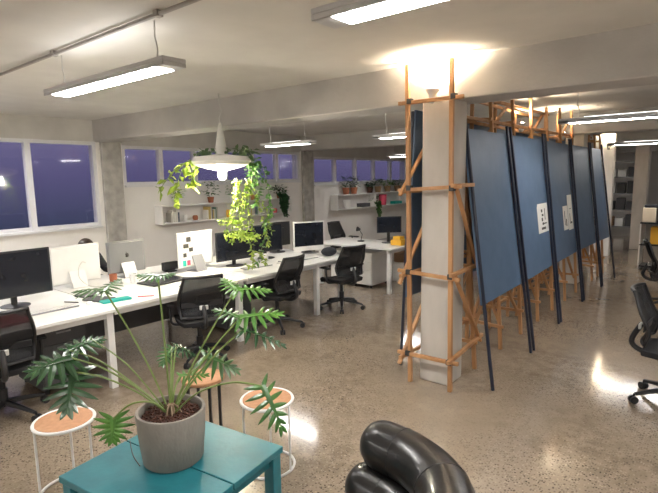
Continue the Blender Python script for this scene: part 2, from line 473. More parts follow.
# diagonal braces
def brace(p, q):
    b = NB(); bar(b, p, q, W*.95, W*.7); obj('diagonal_brace', b, M['batten'], sc, bevel=.003)
for z0, z1 in ((.20, 1.0), (.93, 1.72), (1.70, 2.38)):
    brace((XL-.045, 3.70, z0-.02), (XL-.0, 4.34, z1-.02))
brace((XR+.03, 3.80, 1.74), (rx(1.0)+.035, 4.50, 1.0))
brace((XR+.03, 3.80, 1.02), (rx(.27)+.035, 4.50, .26))
for i in range(1, len(FR)-1):
    y0, y1 = FR[i], FR[i+1]
    if i == 7: continue
    a, c = (.22, .98) if i % 2 else (.98, .22)
    brace((rx(a)-.03, y0-.04, a), (rx(c)-.03, y1+.04, c))
    brace((XL+.03, y0-.03, c), (XL+.03, y1+.03, a))
    brace((XL, y0+.03, .25), (rx(1)+.0, y0+.03, 1.02)) if i % 2 else brace((XL, y0+.03, 1.02), (rx(.3), y0+.03, .25))
    if i % 2 == 0: brace((rx(2.25)-.045, y0, 2.25), (rx(2.62)-.045, y1, 2.62))

# ---------------------------------------------------------------- display boards leaning on the battens
def bline(z, y=6.0): return -1.56 - .14*z
FEET = [(-1.50, 4.04), (-1.53, 5.21), (-1.58, 6.45), (-1.61, 7.79), (-1.59, 8.97), (-1.55, 9.88)]
TOPS = [(-1.865, 4.19), (-1.87, 5.26), (-1.895, 6.56), (-1.915, 7.88), (-1.905, 9.07), (-1.90, 10.0)]
def bpt(j, z, dy=0, dx=0):
    (fx, fy), (tx, ty) = FEET[j], TOPS[j]; u = z/2.26
    return Vector((fx+(tx-fx)*u+dx, fy+(ty-fy)*u+dy, z))
names = ['nearest the column', 'second from the column', 'third from the column', 'fourth from the column', 'farthest from the column']
LN = math.atan(.14)
BOARDS = []
for i in range(5):
    ga, gb = (.0 if i == 0 else .055), -.045
    extra = {1: ', sheet of paper low on it', 2: ', pale sheets hung low on it'}.get(i, '')
    t = thing('display_board', 'tall blue display board leaning, %s%s' % (names[i], extra), 'display board', tuple(((bpt(i, 0, ga)+bpt(i+1, 0, gb))/2)), 0, 'blue boards leaning on the aisle side')
    z0, z1 = .72, 2.25
    b = NB(); vs = []
    for dx in (-.018, -.036):
        vs += [b.verts.new(p) for p in (bpt(i, z0, ga, dx), bpt(i+1, z0, gb, dx), bpt(i+1, z1, gb, dx), bpt(i, z1, ga, dx))]
    for f in ((0, 1, 2, 3), (7, 6, 5, 4), (0, 4, 5, 1), (1, 5, 6, 2), (2, 6, 7, 3), (3, 7, 4, 0)): b.faces.new([vs[k] for k in f])
    obj('panel', b, M['board'], t, bevel=.002, smooth=False)
    for j, g_ in ((i, ga), (i+1, gb)):
        b = NB(); bar(b, bpt(j, .001, g_), bpt(j, 2.33, g_), .024, .024); obj('pole', b, M['pole'], t, bevel=.004)
# the board on the window side, seen past the column
for i, (ya, yb) in enumerate(((4.08, 5.25), (5.36, 6.6), (6.7, 8.0), (8.1, 9.3))):
    t = thing('display_board', ['dark display board behind the column, window side, only its edge showing', 'dark display board on the window side, second behind the column', 'dark display board on the window side, third behind the column', 'dark display board on the window side, farthest'][i], 'display board', (-2.44, (ya+yb)/2, 0), 0, 'dark boards leaning on the window side')
    LL = math.atan(.05)
    b = NB(); m = Matrix.Translation((-2.345, (ya+yb)/2, 1.56)) @ Matrix.Rotation(LL, 4, 'Y') @ Matrix.Diagonal((.018, yb-ya, 1.74, 1))
    bmesh.ops.create_cube(b, size=1, matrix=m); obj('panel', b, M['board'], t, bevel=.003)
    for y in (ya, yb):
        b = NB(); bar(b, (-2.44, y, .001), (-2.325, y, 2.42), .024); obj('pole', b, M['pole'], t, bevel=.004)

# sheets on boards
def poster(i, u0, u1, z0, z1, label, strokes, grp='paper sheets pinned to the blue boards'):
    """a sheet on board i, u along the board, marks in sheet fractions"""
    def P(u, z, dx): return bpt(i, z, .055, dx)*(1-u) + bpt(i+1, z, -.045, dx)*u
    def patch(b, ua, ub, za, zb, d0, d1):
        vs = []
        for dx in (d0, d1): vs += [b.verts.new(P(u, z, dx)) for u, z in ((ua, za), (ub, za), (ub, zb), (ua, zb))]
        for f in ((0, 1, 2, 3), (7, 6, 5, 4), (0, 4, 5, 1), (1, 5, 6, 2), (2, 6, 7, 3), (3, 7, 4, 0)): b.faces.new([vs[k] for k in f])
    t = thing('paper_sheet', label, 'poster', tuple(P((u0+u1)/2, z0, -.018)), 0, grp)
    b = NB(); patch(b, u0, u1, z0, z1, -.0175, -.0145); obj('sheet', b, M['paper'], t, smooth=False)
    b = NB()
    for (u, v, du, dv) in strokes:
        cu = u0+(u1-u0)*u; cz = z0+(z1-z0)*v
        patch(b, cu-du*(u1-u0)/2, cu+du*(u1-u0)/2, cz-dv*(z1-z0)/2, cz+dv*(z1-z0)/2, -.0144, -.0135)
    obj('printed_marks', b, M['ink'], t, smooth=False)
poster(1, .60, .98, 1.15, 1.49, 'tall paper sheet with dark drawing on the second blue board', [(.42, .75, .13, .10), (.48, .60, .16, .08), (.42, .45, .12, .12), (.48, .3, .15, .08), (.68, .30, .3, .04), (.50, .14, .4, .08), (.70, .62, .05, .4)])
poster(2, .50, .70, 1.08, 1.40, 'pale paper sheet on the third blue board, left of the longer strip', [(.3, .5, .10, .6), (.6, .3, .15, .3)])
poster(2, .72, .93, 1.06, 1.54, 'long pale paper strip near the right side of the third board', [(.35, .32, .08, .30), (.6, .2, .3, .05), (.5, .6, .4, .015)])

# ---------------------------------------------------------------- clamp floodlights on the scaffold
def flood(loc, aim, label, watts, bracket=None):
    t = thing('clamp_floodlight', label, 'lamp', loc, 0, 'warm floodlights clamped to the scaffold')
    d = Vector(aim).normalized(); p = Vector(loc)
    q = d.to_track_quat('Z', 'Y').to_matrix().to_4x4()
    b = NB(); lathe(b, [(.018, -.10), (.028, -.085), (.03, -.04), (.055, 0), (.052, 0), (.028, -.035), (.01, -.035)], seg=20)
    bmesh.ops.transform(b, matrix=Matrix.Translation(p) @ q, verts=b.verts); obj('reflector', b, M['housing'], t)
    b = NB(); ball(b, (0, 0, -.012), .026); bmesh.ops.transform(b, matrix=Matrix.Translation(p) @ q, verts=b.verts); obj('bulb', b, M['warmglow'], t)
    if bracket:
        b = NB(); bar(b, p-d*.08, bracket, .014); obj('bracket', b, M['housing'], t)
    l = bpy.data.lights.new('flood', 'SPOT'); l.energy = watts; l.color = (1, .82, .60); l.spot_size = math.radians(150); l.spot_blend = .6; l.shadow_soft_size = .04
    o = bpy.data.objects.new('flood_beam', l); C.objects.link(o); o.parent = t; o.location = d*.03
    o.rotation_euler = (-d).to_track_quat('Z', 'Y').to_euler()
flood((-1.985, 3.80, 2.53), (0, .15, 1), 'warm floodlight clamped near the top of the column, facing up', WARM)
flood((-2.05, 6.2, 2.44), (.1, .1, 1), 'warm floodlight clamped midway inside the batten scaffold', WARM*.7)
flood((-2.07, 8.1, 2.44), (0, 0, 1), 'warm floodlight inside the far part of the batten scaffold', WARM*.4)
flood((-2.20, 12.25, 2.42), (.1, .1, 1), 'warm floodlight fixed beside the pale partition', WARM*.7, (-2.20, 12.40, 2.34))

# ---------------------------------------------------------------- bench desks
def desk(x0, x1, y0, y1, label, legs, grp=None, z=.73):
    t = thing('bench_desk', label, 'desk', ((x0+x1)/2, (y0+y1)/2, 0), 0, grp)
    b = NB(); bx(b, x0, x1, y0, y1, z-.028, z); obj('desktop', b, M['desk'], t, bevel=.003)
    
    for xx in (x1-.08, x0+.08):
        b = NB(); bx(b, xx-.02, xx+.02, y0+.02, y1-.02, z-.085, z-.028); obj('frame_rail', b, M['white'], t)
    for y in legs:
        for x in (x1-.08, x0+.08):
            b = NB(); bx(b, x-.03, x+.03, y-.03, y+.03, 0, z-.028); obj('leg', b, M['white'], t, bevel=.003)
    return t
DX0, DX1 = -5.80, -4.20
desk(DX0, DX1+.06, .2, 2.13, 'long white bench desk, section nearest the picture’s left edge'.replace('’', "'"), (.3, 2.08))
desk(DX0, DX1, 2.14, 3.70, 'long white bench desk, middle section with the drawing tablet', (3.62,))
desk(DX0, DX1, 3.71, 5.58, 'long white bench desk, far section with the white framed computer', (4.97-.0, 5.5))
# privacy panels under the desks
for y0, y1, lb in ((.3, 1.95, 'left'), (2.1, 3.55, 'middle'), (3.8, 5.4, 'far')):
    b = NB(); bx(b, -5.01, -4.99, y0, y1, .25, .70); single('modesty_panel', b, M['grey'], 'dark panel hanging under the %s section of the white bench' % lb, 'panel')
def drawers(x, y, label, m, grp, rz=0, w=.40, d=.55, h=.58):
    t = thing('drawer_pedestal', label, 'cabinet', (x, y, 0), rz, grp)
    b = NB(); box(b, (0, 0, h/2+.03), (d, w, h-.04)); obj('body', b, m, t, bevel=.005, local=True)
    for k, (z0, z1) in enumerate(((.06, .30), (.31, .44), (.45, .57))):
        b = NB(); box(b, (d/2+.008, 0, (z0+z1)/2), (.016, w-.02, z1-z0)); dr = obj('drawer', b, m, t, bevel=.003, local=True)
        b = NB(); box(b, (d/2+.022, 0, z1-.03), (.012, .12, .012)); obj('handle', b, M['alu'], dr, local=True)
    for sx in (-1, 1):
        for sy in (-1, 1):
            b = NB(); lathe(b, [(.02, 0), (.02, .05)], (sx*(d/2-.05), sy*(w/2-.05), 0), 10); obj('castor', b, M['black'], t, local=True)
    return t
drawers(-4.78, 1.80, 'charcoal drawer pedestal under the left desk section', M['grey'], 'dark pedestals under the bench')
drawers(-4.90, 3.90, 'charcoal drawer pedestal under the desk behind the broad leaves', M['grey'], 'dark pedestals under the bench')

# ---------------------------------------------------------------- far desk (second bench)
desk(-5.60, -4.05, 6.47, 7.27, 'white desk past the end of the long bench, left of the column', (6.55, 7.19))
drawers(-5.20, 6.96, 'white drawer pedestal under the far desk, its left one', M['white'], 'white pedestals under the far desk', rz=-PI/2, w=.42)
drawers(-4.76, 6.96, 'white drawer pedestal under the far desk, its right one', M['white'], 'white pedestals under the far desk', rz=-PI/2, w=.42)

# ---------------------------------------------------------------- monitors
def rounded_rect(bm, w, h, y, r=.012, n=4):
    pts = []
    for cx, cz, a0 in ((w/2-r, h-r, 0), (-w/2+r, h-r, 90), (-w/2+r, r, 180), (w/2-r, r, 270)):
        for k in range(n+1):
            a = math.radians(a0+90*k/n); pts.append(bm.verts.new((cx+r*math.cos(a), y, cz+r*math.sin(a))))
    return bm.faces.new(pts)
def monitor(kind, w, h, zb, loc, rz, label, logo=False, screen=None, marks=None):
    """screen faces local +Y, thing stands on z = loc.z"""
    shell = {'black': M['black'], 'white': M['white'], 'alu': M['alu'], 'imac': M['white']}[kind]
    chin = .07 if kind in ('alu', 'imac', 'white') else .012
    t = thing('monitor', label, 'monitor', loc, rz, 'desktop monitors on the white desks')
    b = NB(); box(b, (0, 0, zb+h/2), (w, .018, h)); box(b, (0, -.012, zb+h*.5), (w*.93, .016, h*.92)) if kind != 'black' else box(b, (0, -.02, zb+h*.5), (w*.55, .03, h*.5))
    obj('casing', b, shell, t, bevel=.004, local=True)
    b = NB(); bz = .018
    box(b, (0, .0105, zb+chin+(h-chin-bz)/2), (w-2*bz, .003, h-chin-bz)); obj('display', b, screen or M['screen'], t, local=True)
    b = NB()
    if kind == 'black':
        bar(b, (0, -.045, .01), (0, -.045, zb+h*.45), .05, .02); obj('stand', b, shell, t, local=True, bevel=.004)
        b = NB(); lathe(b, [(.12, 0), (.12, .006), (.05, .014)], (0, -.02, 0), 28); obj('stand_foot', b, shell, t, local=True)
    else:
        bar(b, (0, -.10, .005), (0, -.02, zb+h*.32), .16, .008); obj('stand', b, M['alu'] if kind != 'white' else shell, t, local=True)
        b = NB(); box(b, (0, -.01, .003), (.18, .17, .006)); obj('stand_foot', b, M['alu'] if kind != 'white' else shell, t, local=True, bevel=.002)
    if logo:
        b = NB(); yy = -.0215
        n = 40; vs = []
        for k in range(n):
            a = 2*PI*k/n; r = .024*(1+.10*math.cos(2*a+PI))*(1-.20*math.exp(-((a-PI/2)/.30)**2))*(1-.10*math.exp(-((a-3*PI/2)/.25)**2))
            da = min(abs(a), 2*PI-abs(a)); r *= 1-.38*math.exp(-(da/.30)**2)
            vs.append(b.verts.new((-r*math.cos(a), yy, zb+h*.55+r*math.sin(a))))
        b.faces.new(vs)
        vs = [b.verts.new((-(.002+.010*u), yy, zb+h*.55+.026+.014*v)) for u, v in ((0, 0), (.2, .6), (1, 1.1), (.8, .3))]
        b.faces.new(vs)
        obj('emblem', b, M['ink'], t, local=True, solid=.002)
    if marks:
        for (u, v, du, dv, mm) in marks:
            b = NB(); box(b, (-(u-.5)*w, -.0105 if kind == 'black' else -.0215, zb+v*h), (du, .003, dv)); obj('sticker', b, M[mm], t, local=True)
    return t
DZ = .7305
E_, Wt = -PI/2, PI/2        # screen toward +x / toward -x
monitor('black', .64, .42, .085, (-4.98, 1.62, DZ), E_+.02, 'large black monitor facing forward at the left edge of the picture')
monitor('white', .52, .40, .045, (-5.38, 2.34, DZ), Wt, 'white all-in-one computer turned away, cable down its back')
monitor('alu', .46, .37, .05, (-5.45, 2.95, DZ), Wt, 'grey aluminium computer back beside the concrete wall pillar', logo=True)
monitor('imac', .54, .42, .06, (-5.10, 3.66, DZ), Wt+.1, 'white computer back with dark stickers and a pink note',
        marks=[(.72, .80, .07, .06, 'ink'), (.80, .62, .08, .05, 'ink'), (.66, .50, .06, .05, 'ink'), (.84, .36, .05, .05, 'ink'), (.74, .13, .05, .06, 'pink'), (.86, .13, .05, .07, 'tealcard')])
monitor('black', .58, .37, .08, (-4.92, 4.14, DZ), E_-.1, 'black monitor behind the trailing hanging plant')
monitor('black', .54, .38, .09, (-5.04, 4.80, DZ), E_-.15, 'black monitor between the hanging plant and the white framed one')
monitor('black', .50, .36, .09, (-5.35, 5.30, DZ), Wt-.2, 'dark grey monitor seen from behind, left of the white framed one')
monitor('imac', .50, .43, .04, (-4.84, 5.47, DZ), E_-.40, 'white framed computer with dark screen at the far desk end')
monitor('black', .42, .27, .17, (-4.47, 7.08, DZ), -PI/2-.75, 'black monitor on the far desk, left of the battens')
# keyboards, mice
kb = thing('keyboard', 'pale keyboard in front of the black monitor at left', 'keyboard', (-4.55, 1.75, DZ), 0, 'keyboards on the white desks')
b = NB(); box(b, (0, 0, .007), (.115, .42, .012)); obj('keyboard_body', b, M['alu'], kb, local=True, bevel=.003)
b = NB()
for r in range(5):
    for c in range(14): box(b, (-.043+.021*r, -.19+.029*c, .0145), (.016, .024, .004))
obj('keys', b, M['desk'], kb, local=True)
ms = thing('computer_mouse', 'white mouse beside the left keyboard', 'mouse', (-4.50, 2.06, DZ), 0, 'mice on the white desks')
b = NB(); ball(b, (0, 0, .0), .5, (.11, .06, .05)); bmesh.ops.bisect_plane(b, geom=b.verts[:]+b.edges[:]+b.faces[:], plane_co=(0, 0, .0005), plane_no=(0, 0, -1), clear_outer=True); obj('shell', b, M['white'], ms, local=True)
b = NB(); box(b, (-.025, 0, .023), (.014, .006, .006)); obj('wheel', b, M['grey'], ms, local=True)
for x, y, lb in ((-4.62, 4.22, 'pale keyboard under the hanging plant'), (-4.6, 4.86, 'pale keyboard before the second black monitor'), (-4.52, 5.08, 'pale keyboard at the far desk end')):
    dup(kb, (x, y, DZ), -.1, lb)
for x, y, lb in ((-4.55, 4.56, 'white mouse between the two black monitors'), (-4.38, 5.20, 'white mouse at the far desk end')):
    dup(ms, (x, y, DZ), .1, lb)
# paper and folders on the desk
def slab(name, c, s, rz, m, label, cat, group=None):
    b = NB(); box(b, (0, 0, s[2]/2), s); o = obj(name, b, M[m], bevel=.001); o.location = c; o.rotation_euler = (0, 0, rz); return tag(o, label, cat, group)
slab('folder', (-4.42, 2.10+.16, DZ), (.10, .26, .018), -.12, 'tealcard', 'turquoise folder on the desk above the broad shiny leaves', 'folder')
slab('folder', (-4.46, 1.28, DZ), (.30, .42, .02), .05, 'red', 'red folder on the desk behind the leftmost chair', 'folder')
t = slab('magazine', (-4.60, 2.03+.16, DZ), (.24, .17, .014), .3, 'grey', 'dark magazine lying left of the turquoise folder', 'magazine')
slab('paper_sheet', (-4.78, 2.42, DZ), (.21, .297, .002), .3, 'paper', 'loose white paper in front of the white computer back', 'paper')
slab('paper_sheet', (-4.46, 2.68, DZ), (.21, .297, .002), -.2, 'paper', 'loose white paper on the desk right of the turquoise folder', 'paper')
slab('paper_sheet', (-4.62, 3.52, DZ), (.21, .297, .002), .15, 'paper', 'loose white paper on the desk behind the low mesh chair', 'paper')
for k, (x, y, rz, m_, lb) in enumerate(((-4.70, 1.98, .5, 'black', 'black pen on the desk near the turquoise folder'), (-4.34, 2.52, .9, 'red', 'red pen on the front of the white desk'), (-4.40, 2.95, -.4, 'black', 'black pen near the middle desk edge'))):
    b = NB(); tube(b, [(x-.07*math.cos(rz), y-.07*math.sin(rz), DZ+.005), (x+.07*math.cos(rz), y+.07*math.sin(rz), DZ+.005)], .005, 8, rnd=True); single('pen', b, M[m_], lb, 'pen')
slab('notebook', (-4.86, 2.22, DZ), (.15, .21, .015), .2, 'black', 'black notebook in front of the white computer back', 'notebook')
slab('paper_sheet', (-4.74, 3.98, DZ), (.21, .297, .002), -.1, 'paper', 'white paper on the desk below the fern', 'paper')
tb = thing('drawing_tablet', 'flat black drawing tablet lying on the middle desk section', 'tablet', (-4.83, 3.03, DZ), .1)
b = NB(); box(b, (0, 0, .009), (.30, .48, .018)); obj('body', b, M['black'], tb, local=True, bevel=.006)
b = NB(); box(b, (0, 0, .0185), (.22, .38, .002)); obj('drawing_surface', b, M['screen'], tb, local=True)
# small jar, cup, phone stand
def cup(loc, m, label, r=.04, h=.10, grp='cups and jars on the white desks', cat='cup'):
    b = NB(); lathe(b, [(r*.85, 0), (r, h*.5), (r, h), (r*.9, h), (r*.8, .008)], loc, 18, True, True)
    return single('cup', b, M[m], label, cat, grp)
cup((-5.22, 2.66, DZ), 'terra', 'terracotta coloured cup beside the white computer back')
cup((-5.05, 2.80, DZ), 'white', 'white cup between the two turned away computers')
cup((-4.86, 4.60, DZ), 'white', 'white cup between the two black monitors on the bench')
b = NB(); box(b, (-5.3, 3.42, .80), (.05, .20, .10)); box(b, (-5.30, 3.42, .74), (.12, .12, .02)); single('desk_phone', b, M['black'], 'small black device left of the sticker covered computer', 'phone', bevel=.006)
b = NB(); ball(b, (-4.44, 5.44, DZ+.062), .5, (.20, .26, .125), 18, 12); single('bag', b, M['jacket'], 'soft black bag resting on the far end of the long bench', 'bag')
# cable down the back of the white computer
b = NB(); tube(b, smooth_pts([(-5.32, 2.42, .98), (-5.27, 2.36, 1.0), (-5.22, 2.30, .94), (-5.20, 2.30, .84), (-5.18, 2.40, .745), (-5.1, 2.55, .737)], 5), .005, 6)
single('cable', b, M['cable'], 'pale looped cable behind the white computer', 'cable')

# ---------------------------------------------------------------- office chairs (face local +Y)
def make_chair(label):
    t = thing('office_chair', label, 'chair', (0, 0, 0), 0, 'black mesh office chairs')
    P = lambda n, b, m, par=t, **k: obj(n, b, M[m], par, local=True, **k)
    for k in range(5):
        a = 2*PI*k/5 + .3; d = Vector((math.cos(a), math.sin(a), 0))
        b = NB(); tube(b, [d*.03+Vector((0, 0, .125)), d*.16+Vector((0, 0, .105)), d*.30+Vector((0, 0, .075))], [.026, .020, .014], 8); lg = P('base_arm', b, 'black')
        b = NB(); s = Vector((-d.y, d.x, 0))
        for g in (-1, 1):
            c = d*.31 + s*.017*g + Vector((0, 0, .030)); tube(b, [c-s*.009, c+s*.009], .030, 14)
        tube(b, [d*.31+Vector((0, 0, .03)), d*.305+Vector((0, 0, .08))], .008, 8)
        P('castor', b, 'black', lg)
    b = NB(); lathe(b, [(.034, .10), (.034, .24), (.022, .24), (.022, .37)], seg=16); P('gas_lift', b, 'black')
    b = NB(); box(b, (0, -.02, .385), (.20, .26, .035)); P('tilt_mechanism', b, 'black', bevel=.008)
    b = NB(); n = 10                                       # cushioned seat with a waterfall front
    rows = []
    for j in range(n+1):
        v = j/n; y = -.23+.47*v; row = []
        for i in range(n+1):
            u = i/n*2-1; wx = .235*(1-.12*abs(v-.5)**2*4)
            z = .445 - .012*(1-u*u)*(1-(2*v-1)**2) - (.045*max(0, (v-.8)/.2)**2) + .012*u*u
            row.append((u*wx, y, z))
        rows.append(row)
    gt = [[b.verts.new(p) for p in r] for r in rows]; gb = [[b.verts.new((p[0]*.94, p[1]*.96, p[2]-.05)) for p in r] for r in rows]
    for j in range(n):
        for i in range(n):
            b.faces.new((gt[j][i], gt[j][i+1], gt[j+1][i+1], gt[j+1][i])); b.faces.new((gb[j][i], gb[j+1][i], gb[j+1][i+1], gb[j][i+1]))
    for j in range(n):
        b.faces.new((gt[j][0], gt[j+1][0], gb[j+1][0], gb[j][0])); b.faces.new((gt[j][n], gb[j][n], gb[j+1][n], gt[j+1][n]))
    for i in range(n):
        b.faces.new((gt[0][i], gb[0][i], gb[0][i+1], gt[0][i+1])); b.faces.new((gt[n][i], gt[n][i+1], gb[n][i+1], gb[n][i]))
    P('seat', b, 'seat', bevel=.008)
    def bp(u, v):                                          # back surface, u -1..1, v 0..1
        wdt = .205 + .030*math.sin(PI*min(1, v*1.1))-.02*v
        return Vector((u*wdt, -.255 - .085*v*v + .045*math.exp(-((v-.28)/.22)**2) + .045*u*u, .50 + .415*v))
    b = NB(); g = [[b.verts.new(bp(i/8*2-1, j/12)) for i in range(9)] for j in range(13)]
    for j in range(12):
        for i in range(8): b.faces.new((g[j][i], g[j][i+1], g[j+1][i+1], g[j+1][i]))
    back = P('backrest', b, 'mesh', solid=.004)
    b = NB(); loop = [bp(-1, j/10) for j in range(11)] + [bp(i/6*2-1, 1) for i in range(1, 7)] + [bp(1, j/10) for j in range(9, -1, -1)] + [bp(i/6*2-1, 0) for i in range(5, 0, -1)]
    tube(b, loop, .014, 8, closed=True); P('back_frame', b, 'black', back)
    b = NB(); bar(b, bp(-.9, .3)+Vector((0, -.03, 0)), bp(.9, .3)+Vector((0, -.03, 0)), .012, .05); P('lumbar_support', b, 'black', back, bevel=.004)
    b = NB(); box(b, bp(0, .24)+Vector((0, -.052, 0)), (.085, .02, .045)); o = P('lumbar_adjuster', b, 'tag', back, bevel=.006); o['label'] = 'pale grip on the lumbar bar'
    b = NB(); tube(b, smooth_pts([(0, -.05, .385), (0, -.24, .39), (0, -.325, .46), bp(0, .28)+Vector((0, -.045, 0))], 5), .022, 10); P('back_post', b, 'black')
    for s in (-1, 1):
        b = NB(); tube(b, smooth_pts([(s*.12, -.03, .39), (s*.26, -.03, .41), (s*.285, -.04, .50), (s*.285, -.03, .600)], 4), .014, 8); am = P('armrest', b, 'black')
        b = NB(); box(b, (s*.285, .01, .610), (.075, .23, .024)); P('arm_pad', b, 'seat', am, bevel=.01)
    return t
chair = make_chair('black mesh office chair cut off by the left edge, nearest the stools')
chair.location = (-4.36, 1.26, 0); chair.rotation_euler = (0, 0, PI/2-.2)
dup(chair, (-4.20, 3.01, 0), 1.15, 'black mesh office chair behind the plant, at the middle desk section')
dup(chair, (-4.30, 4.24, 0), 1.62, 'black mesh office chair at the far desk section, right of the broad leaves')
dup(chair, (-4.22, 5.44, 0), 1.30, 'black mesh office chair standing free at the end of the long bench')
dup(chair, (-6.35, 2.80, 0), -PI/2, 'black mesh office chair the person sits on')
dup(chair, (-.26, 4.66, 0), -PI/2-.05, 'black mesh office chair at the right edge, the nearer of two')
dup(chair, (-.60, 8.0, 0), -PI/2+.2, 'black mesh office chair at the right edge, the farther one')
dup(chair, (-6.1, 8.0, 0), -PI/2, 'black office chair behind the far desk')

# ---------------------------------------------------------------- seated person behind the white computer
def skin_body(name, verts, edges, radii, m, parent, sub=2):
    me = bpy.data.meshes.new(name); me.from_pydata(verts, edges, []); me.materials.append(m)
    o = bpy.data.objects.new(name, me); C.objects.link(o); o.parent = parent
    sm = o.modifiers.new('skin', 'SKIN'); sm.use_smooth_shade = True
    for v, r in zip(me.skin_vertices[0].data, radii): v.radius = (r, r) if not isinstance(r, tuple) else r
    me.skin_vertices[0].data[0].use_root = True
    s = o.modifiers.new('sub', 'SUBSURF'); s.levels = sub; s.render_levels = sub
    return o
pp = thing('person', 'seated person with dark hair and dark clothing bending behind the white computer', 'person', (-6.33, 2.80, 0), -PI/2)
# local: faces +Y
V = [(0, -.02, .56), (0, .03, .70), (0, .12, .86), (0, .17, .92), (0, .22, .965),           # pelvis, waist, chest, upper, neck
     (-.17, .13, .90), (-.22, .24, .74), (-.17, .44, .765), (.17, .13, .90), (.22, .24, .74), (.17, .44, .765),
     (-.09, .0, .54), (-.12, .38, .52), (-.12, .40, .10), (-.12, .50, .05), (.09, .0, .54), (.12, .38, .52), (.12, .40, .10), (.12, .50, .05)]
Ed = [(0, 1), (1, 2), (2, 3), (3, 4), (3, 5), (5, 6), (6, 7), (3, 8), (8, 9), (9, 10), (0, 11), (11, 12), (12, 13), (13, 14), (0, 15), (15, 16), (16, 17), (17, 18)]
R_ = [.15, .14, .15, .12, .055, .065, .05, .035, .065, .05, .035, .09, .07, .045, .04, .09, .07, .045, .04]
body = skin_body('body', V, Ed, R_, M['jacket'], pp)
b = NB(); ball(b, (0, .25, 1.02), .5, (.155, .195, .22), 24, 18)
ball(b, (0, .345, 1.00), .016, (1, 1.3, 1.4)); 
for s in (-1, 1): ball(b, (s*.078, .24, 1.01), .03, (.4, .8, 1.1))
tube(b, [(0, .22, .95), (0, .23, 1.0)], .05, 14)
obj('head', b, M['skin'], pp, local=True)
b = NB()
for s in (-1, 1): ball(b, (s*.032, .335, 1.03), .012, (1.2, .6, .8))
obj('eyes', b, M['ink'], pp, local=True)
b = NB(); box(b, (0, .338, .955), (.05, .012, .009)); obj('mouth', b, M['terra'], pp, local=True, bevel=.003)
b = NB(); ball(b, (0, .225, 1.045), .5, (.185, .215, .215), 24, 16); bmesh.ops.bisect_plane(b, geom=b.verts[:]+b.edges[:]+b.faces[:], plane_co=(0, .28, 1.04), plane_no=(0, .85, -.5), clear_outer=True)
obj('hair', b, M['hair'], pp, local=True)
for s in (-1, 1):
    hv = [(s*.17, .44, .765), (s*.165, .50, .762)]; he = [(0, 1)]; hr = [(.028, .018), (.034, .014)]
    for f, (dx, ln) in enumerate(((-.026, .062), (-.009, .072), (.009, .068), (.026, .054))):
        i0 = len(hv); bx_ = s*.165 + dx
        hv += [(bx_, .525, .768), (bx_+dx*.2, .525+ln*.5, .770), (bx_+dx*.25, .525+ln, .752)]; hr += [(.009, .009)]*2 + [(.007, .007)]
        he += [(1, i0), (i0, i0+1), (i0+1, i0+2)]
    i0 = len(hv); hv += [(s*.135, .49, .758), (s*.122, .52, .750)]; hr += [(.010, .010), (.008, .008)]; he += [(0, i0), (i0, i0+1)]
    skin_body('hand', hv, he, hr, M['skin'], pp, 1)

# ---------------------------------------------------------------- clutter on and by the far desk
t = thing('wooden_crate', 'wooden crate below the far desk beside the batten scaffold', 'crate', (-4.34, 7.65, .34))
for (x0, x1, y0, y1, z0, z1) in ((-4.60, -4.12, 7.45, 7.85, .341, .355), (-4.60, -4.12, 7.45, 7.47, .355, .50), (-4.60, -4.12, 7.83, 7.85, .355, .50), (-4.60, -4.58, 7.47, 7.83, .355, .50), (-4.14, -4.12, 7.47, 7.83, .355, .50)):
    b = NB(); bx(b, x0, x1, y0, y1, z0, z1); obj('crate_board', b, M['wood'], t)
b = NB(); bx(b, -4.62, -4.08, 7.42, 7.88, 0, .34); single('storage_box', b, M['white'], 'white storage box on the floor under the wooden crate', 'box', bevel=.01)
b = NB(); bx(b, -4.62, -4.14, 6.95, 7.02, .74, .80) if False else bx(b, -4.30, -4.10, 6.85, 7.05, DZ, DZ+.09); single('box', b, M['yellow'], 'orange yellow box on the far desk left of the battens', 'box', bevel=.01)
b = NB(); bx(b, -4.27, -4.14, 6.88, 7.02, DZ+.091, DZ+.14); single('box', b, M['yellow'], 'small yellow box resting on the orange yellow one', 'box', bevel=.006)
# desk lamp
t = thing('desk_lamp', 'small black desk lamp on the far desk near the wall', 'lamp', (-4.98, 6.98, DZ))
b = NB(); lathe(b, [(.06, 0), (.06, .012), (.01, .016)], (-4.98, 6.98, DZ), 20); obj('base', b, M['black'], t)
b = NB(); tube(b, [(-4.98, 6.98, DZ+.01), (-4.95, 6.98, DZ+.12), (-5.0, 6.93, DZ+.24)], .006, 8); obj('arm', b, M['black'], t)
b = NB(); lathe(b, [(.015, 0), (.045, -.055), (.042, -.055), (.013, -.003)], (0, 0, 0), 18); bmesh.ops.transform(b, matrix=Matrix.Translation((-5.01, 6.92, DZ+.25)) @ Matrix.Rotation(.5, 4, 'X'), verts=b.verts); obj('lamp_shade', b, M['black'], t)

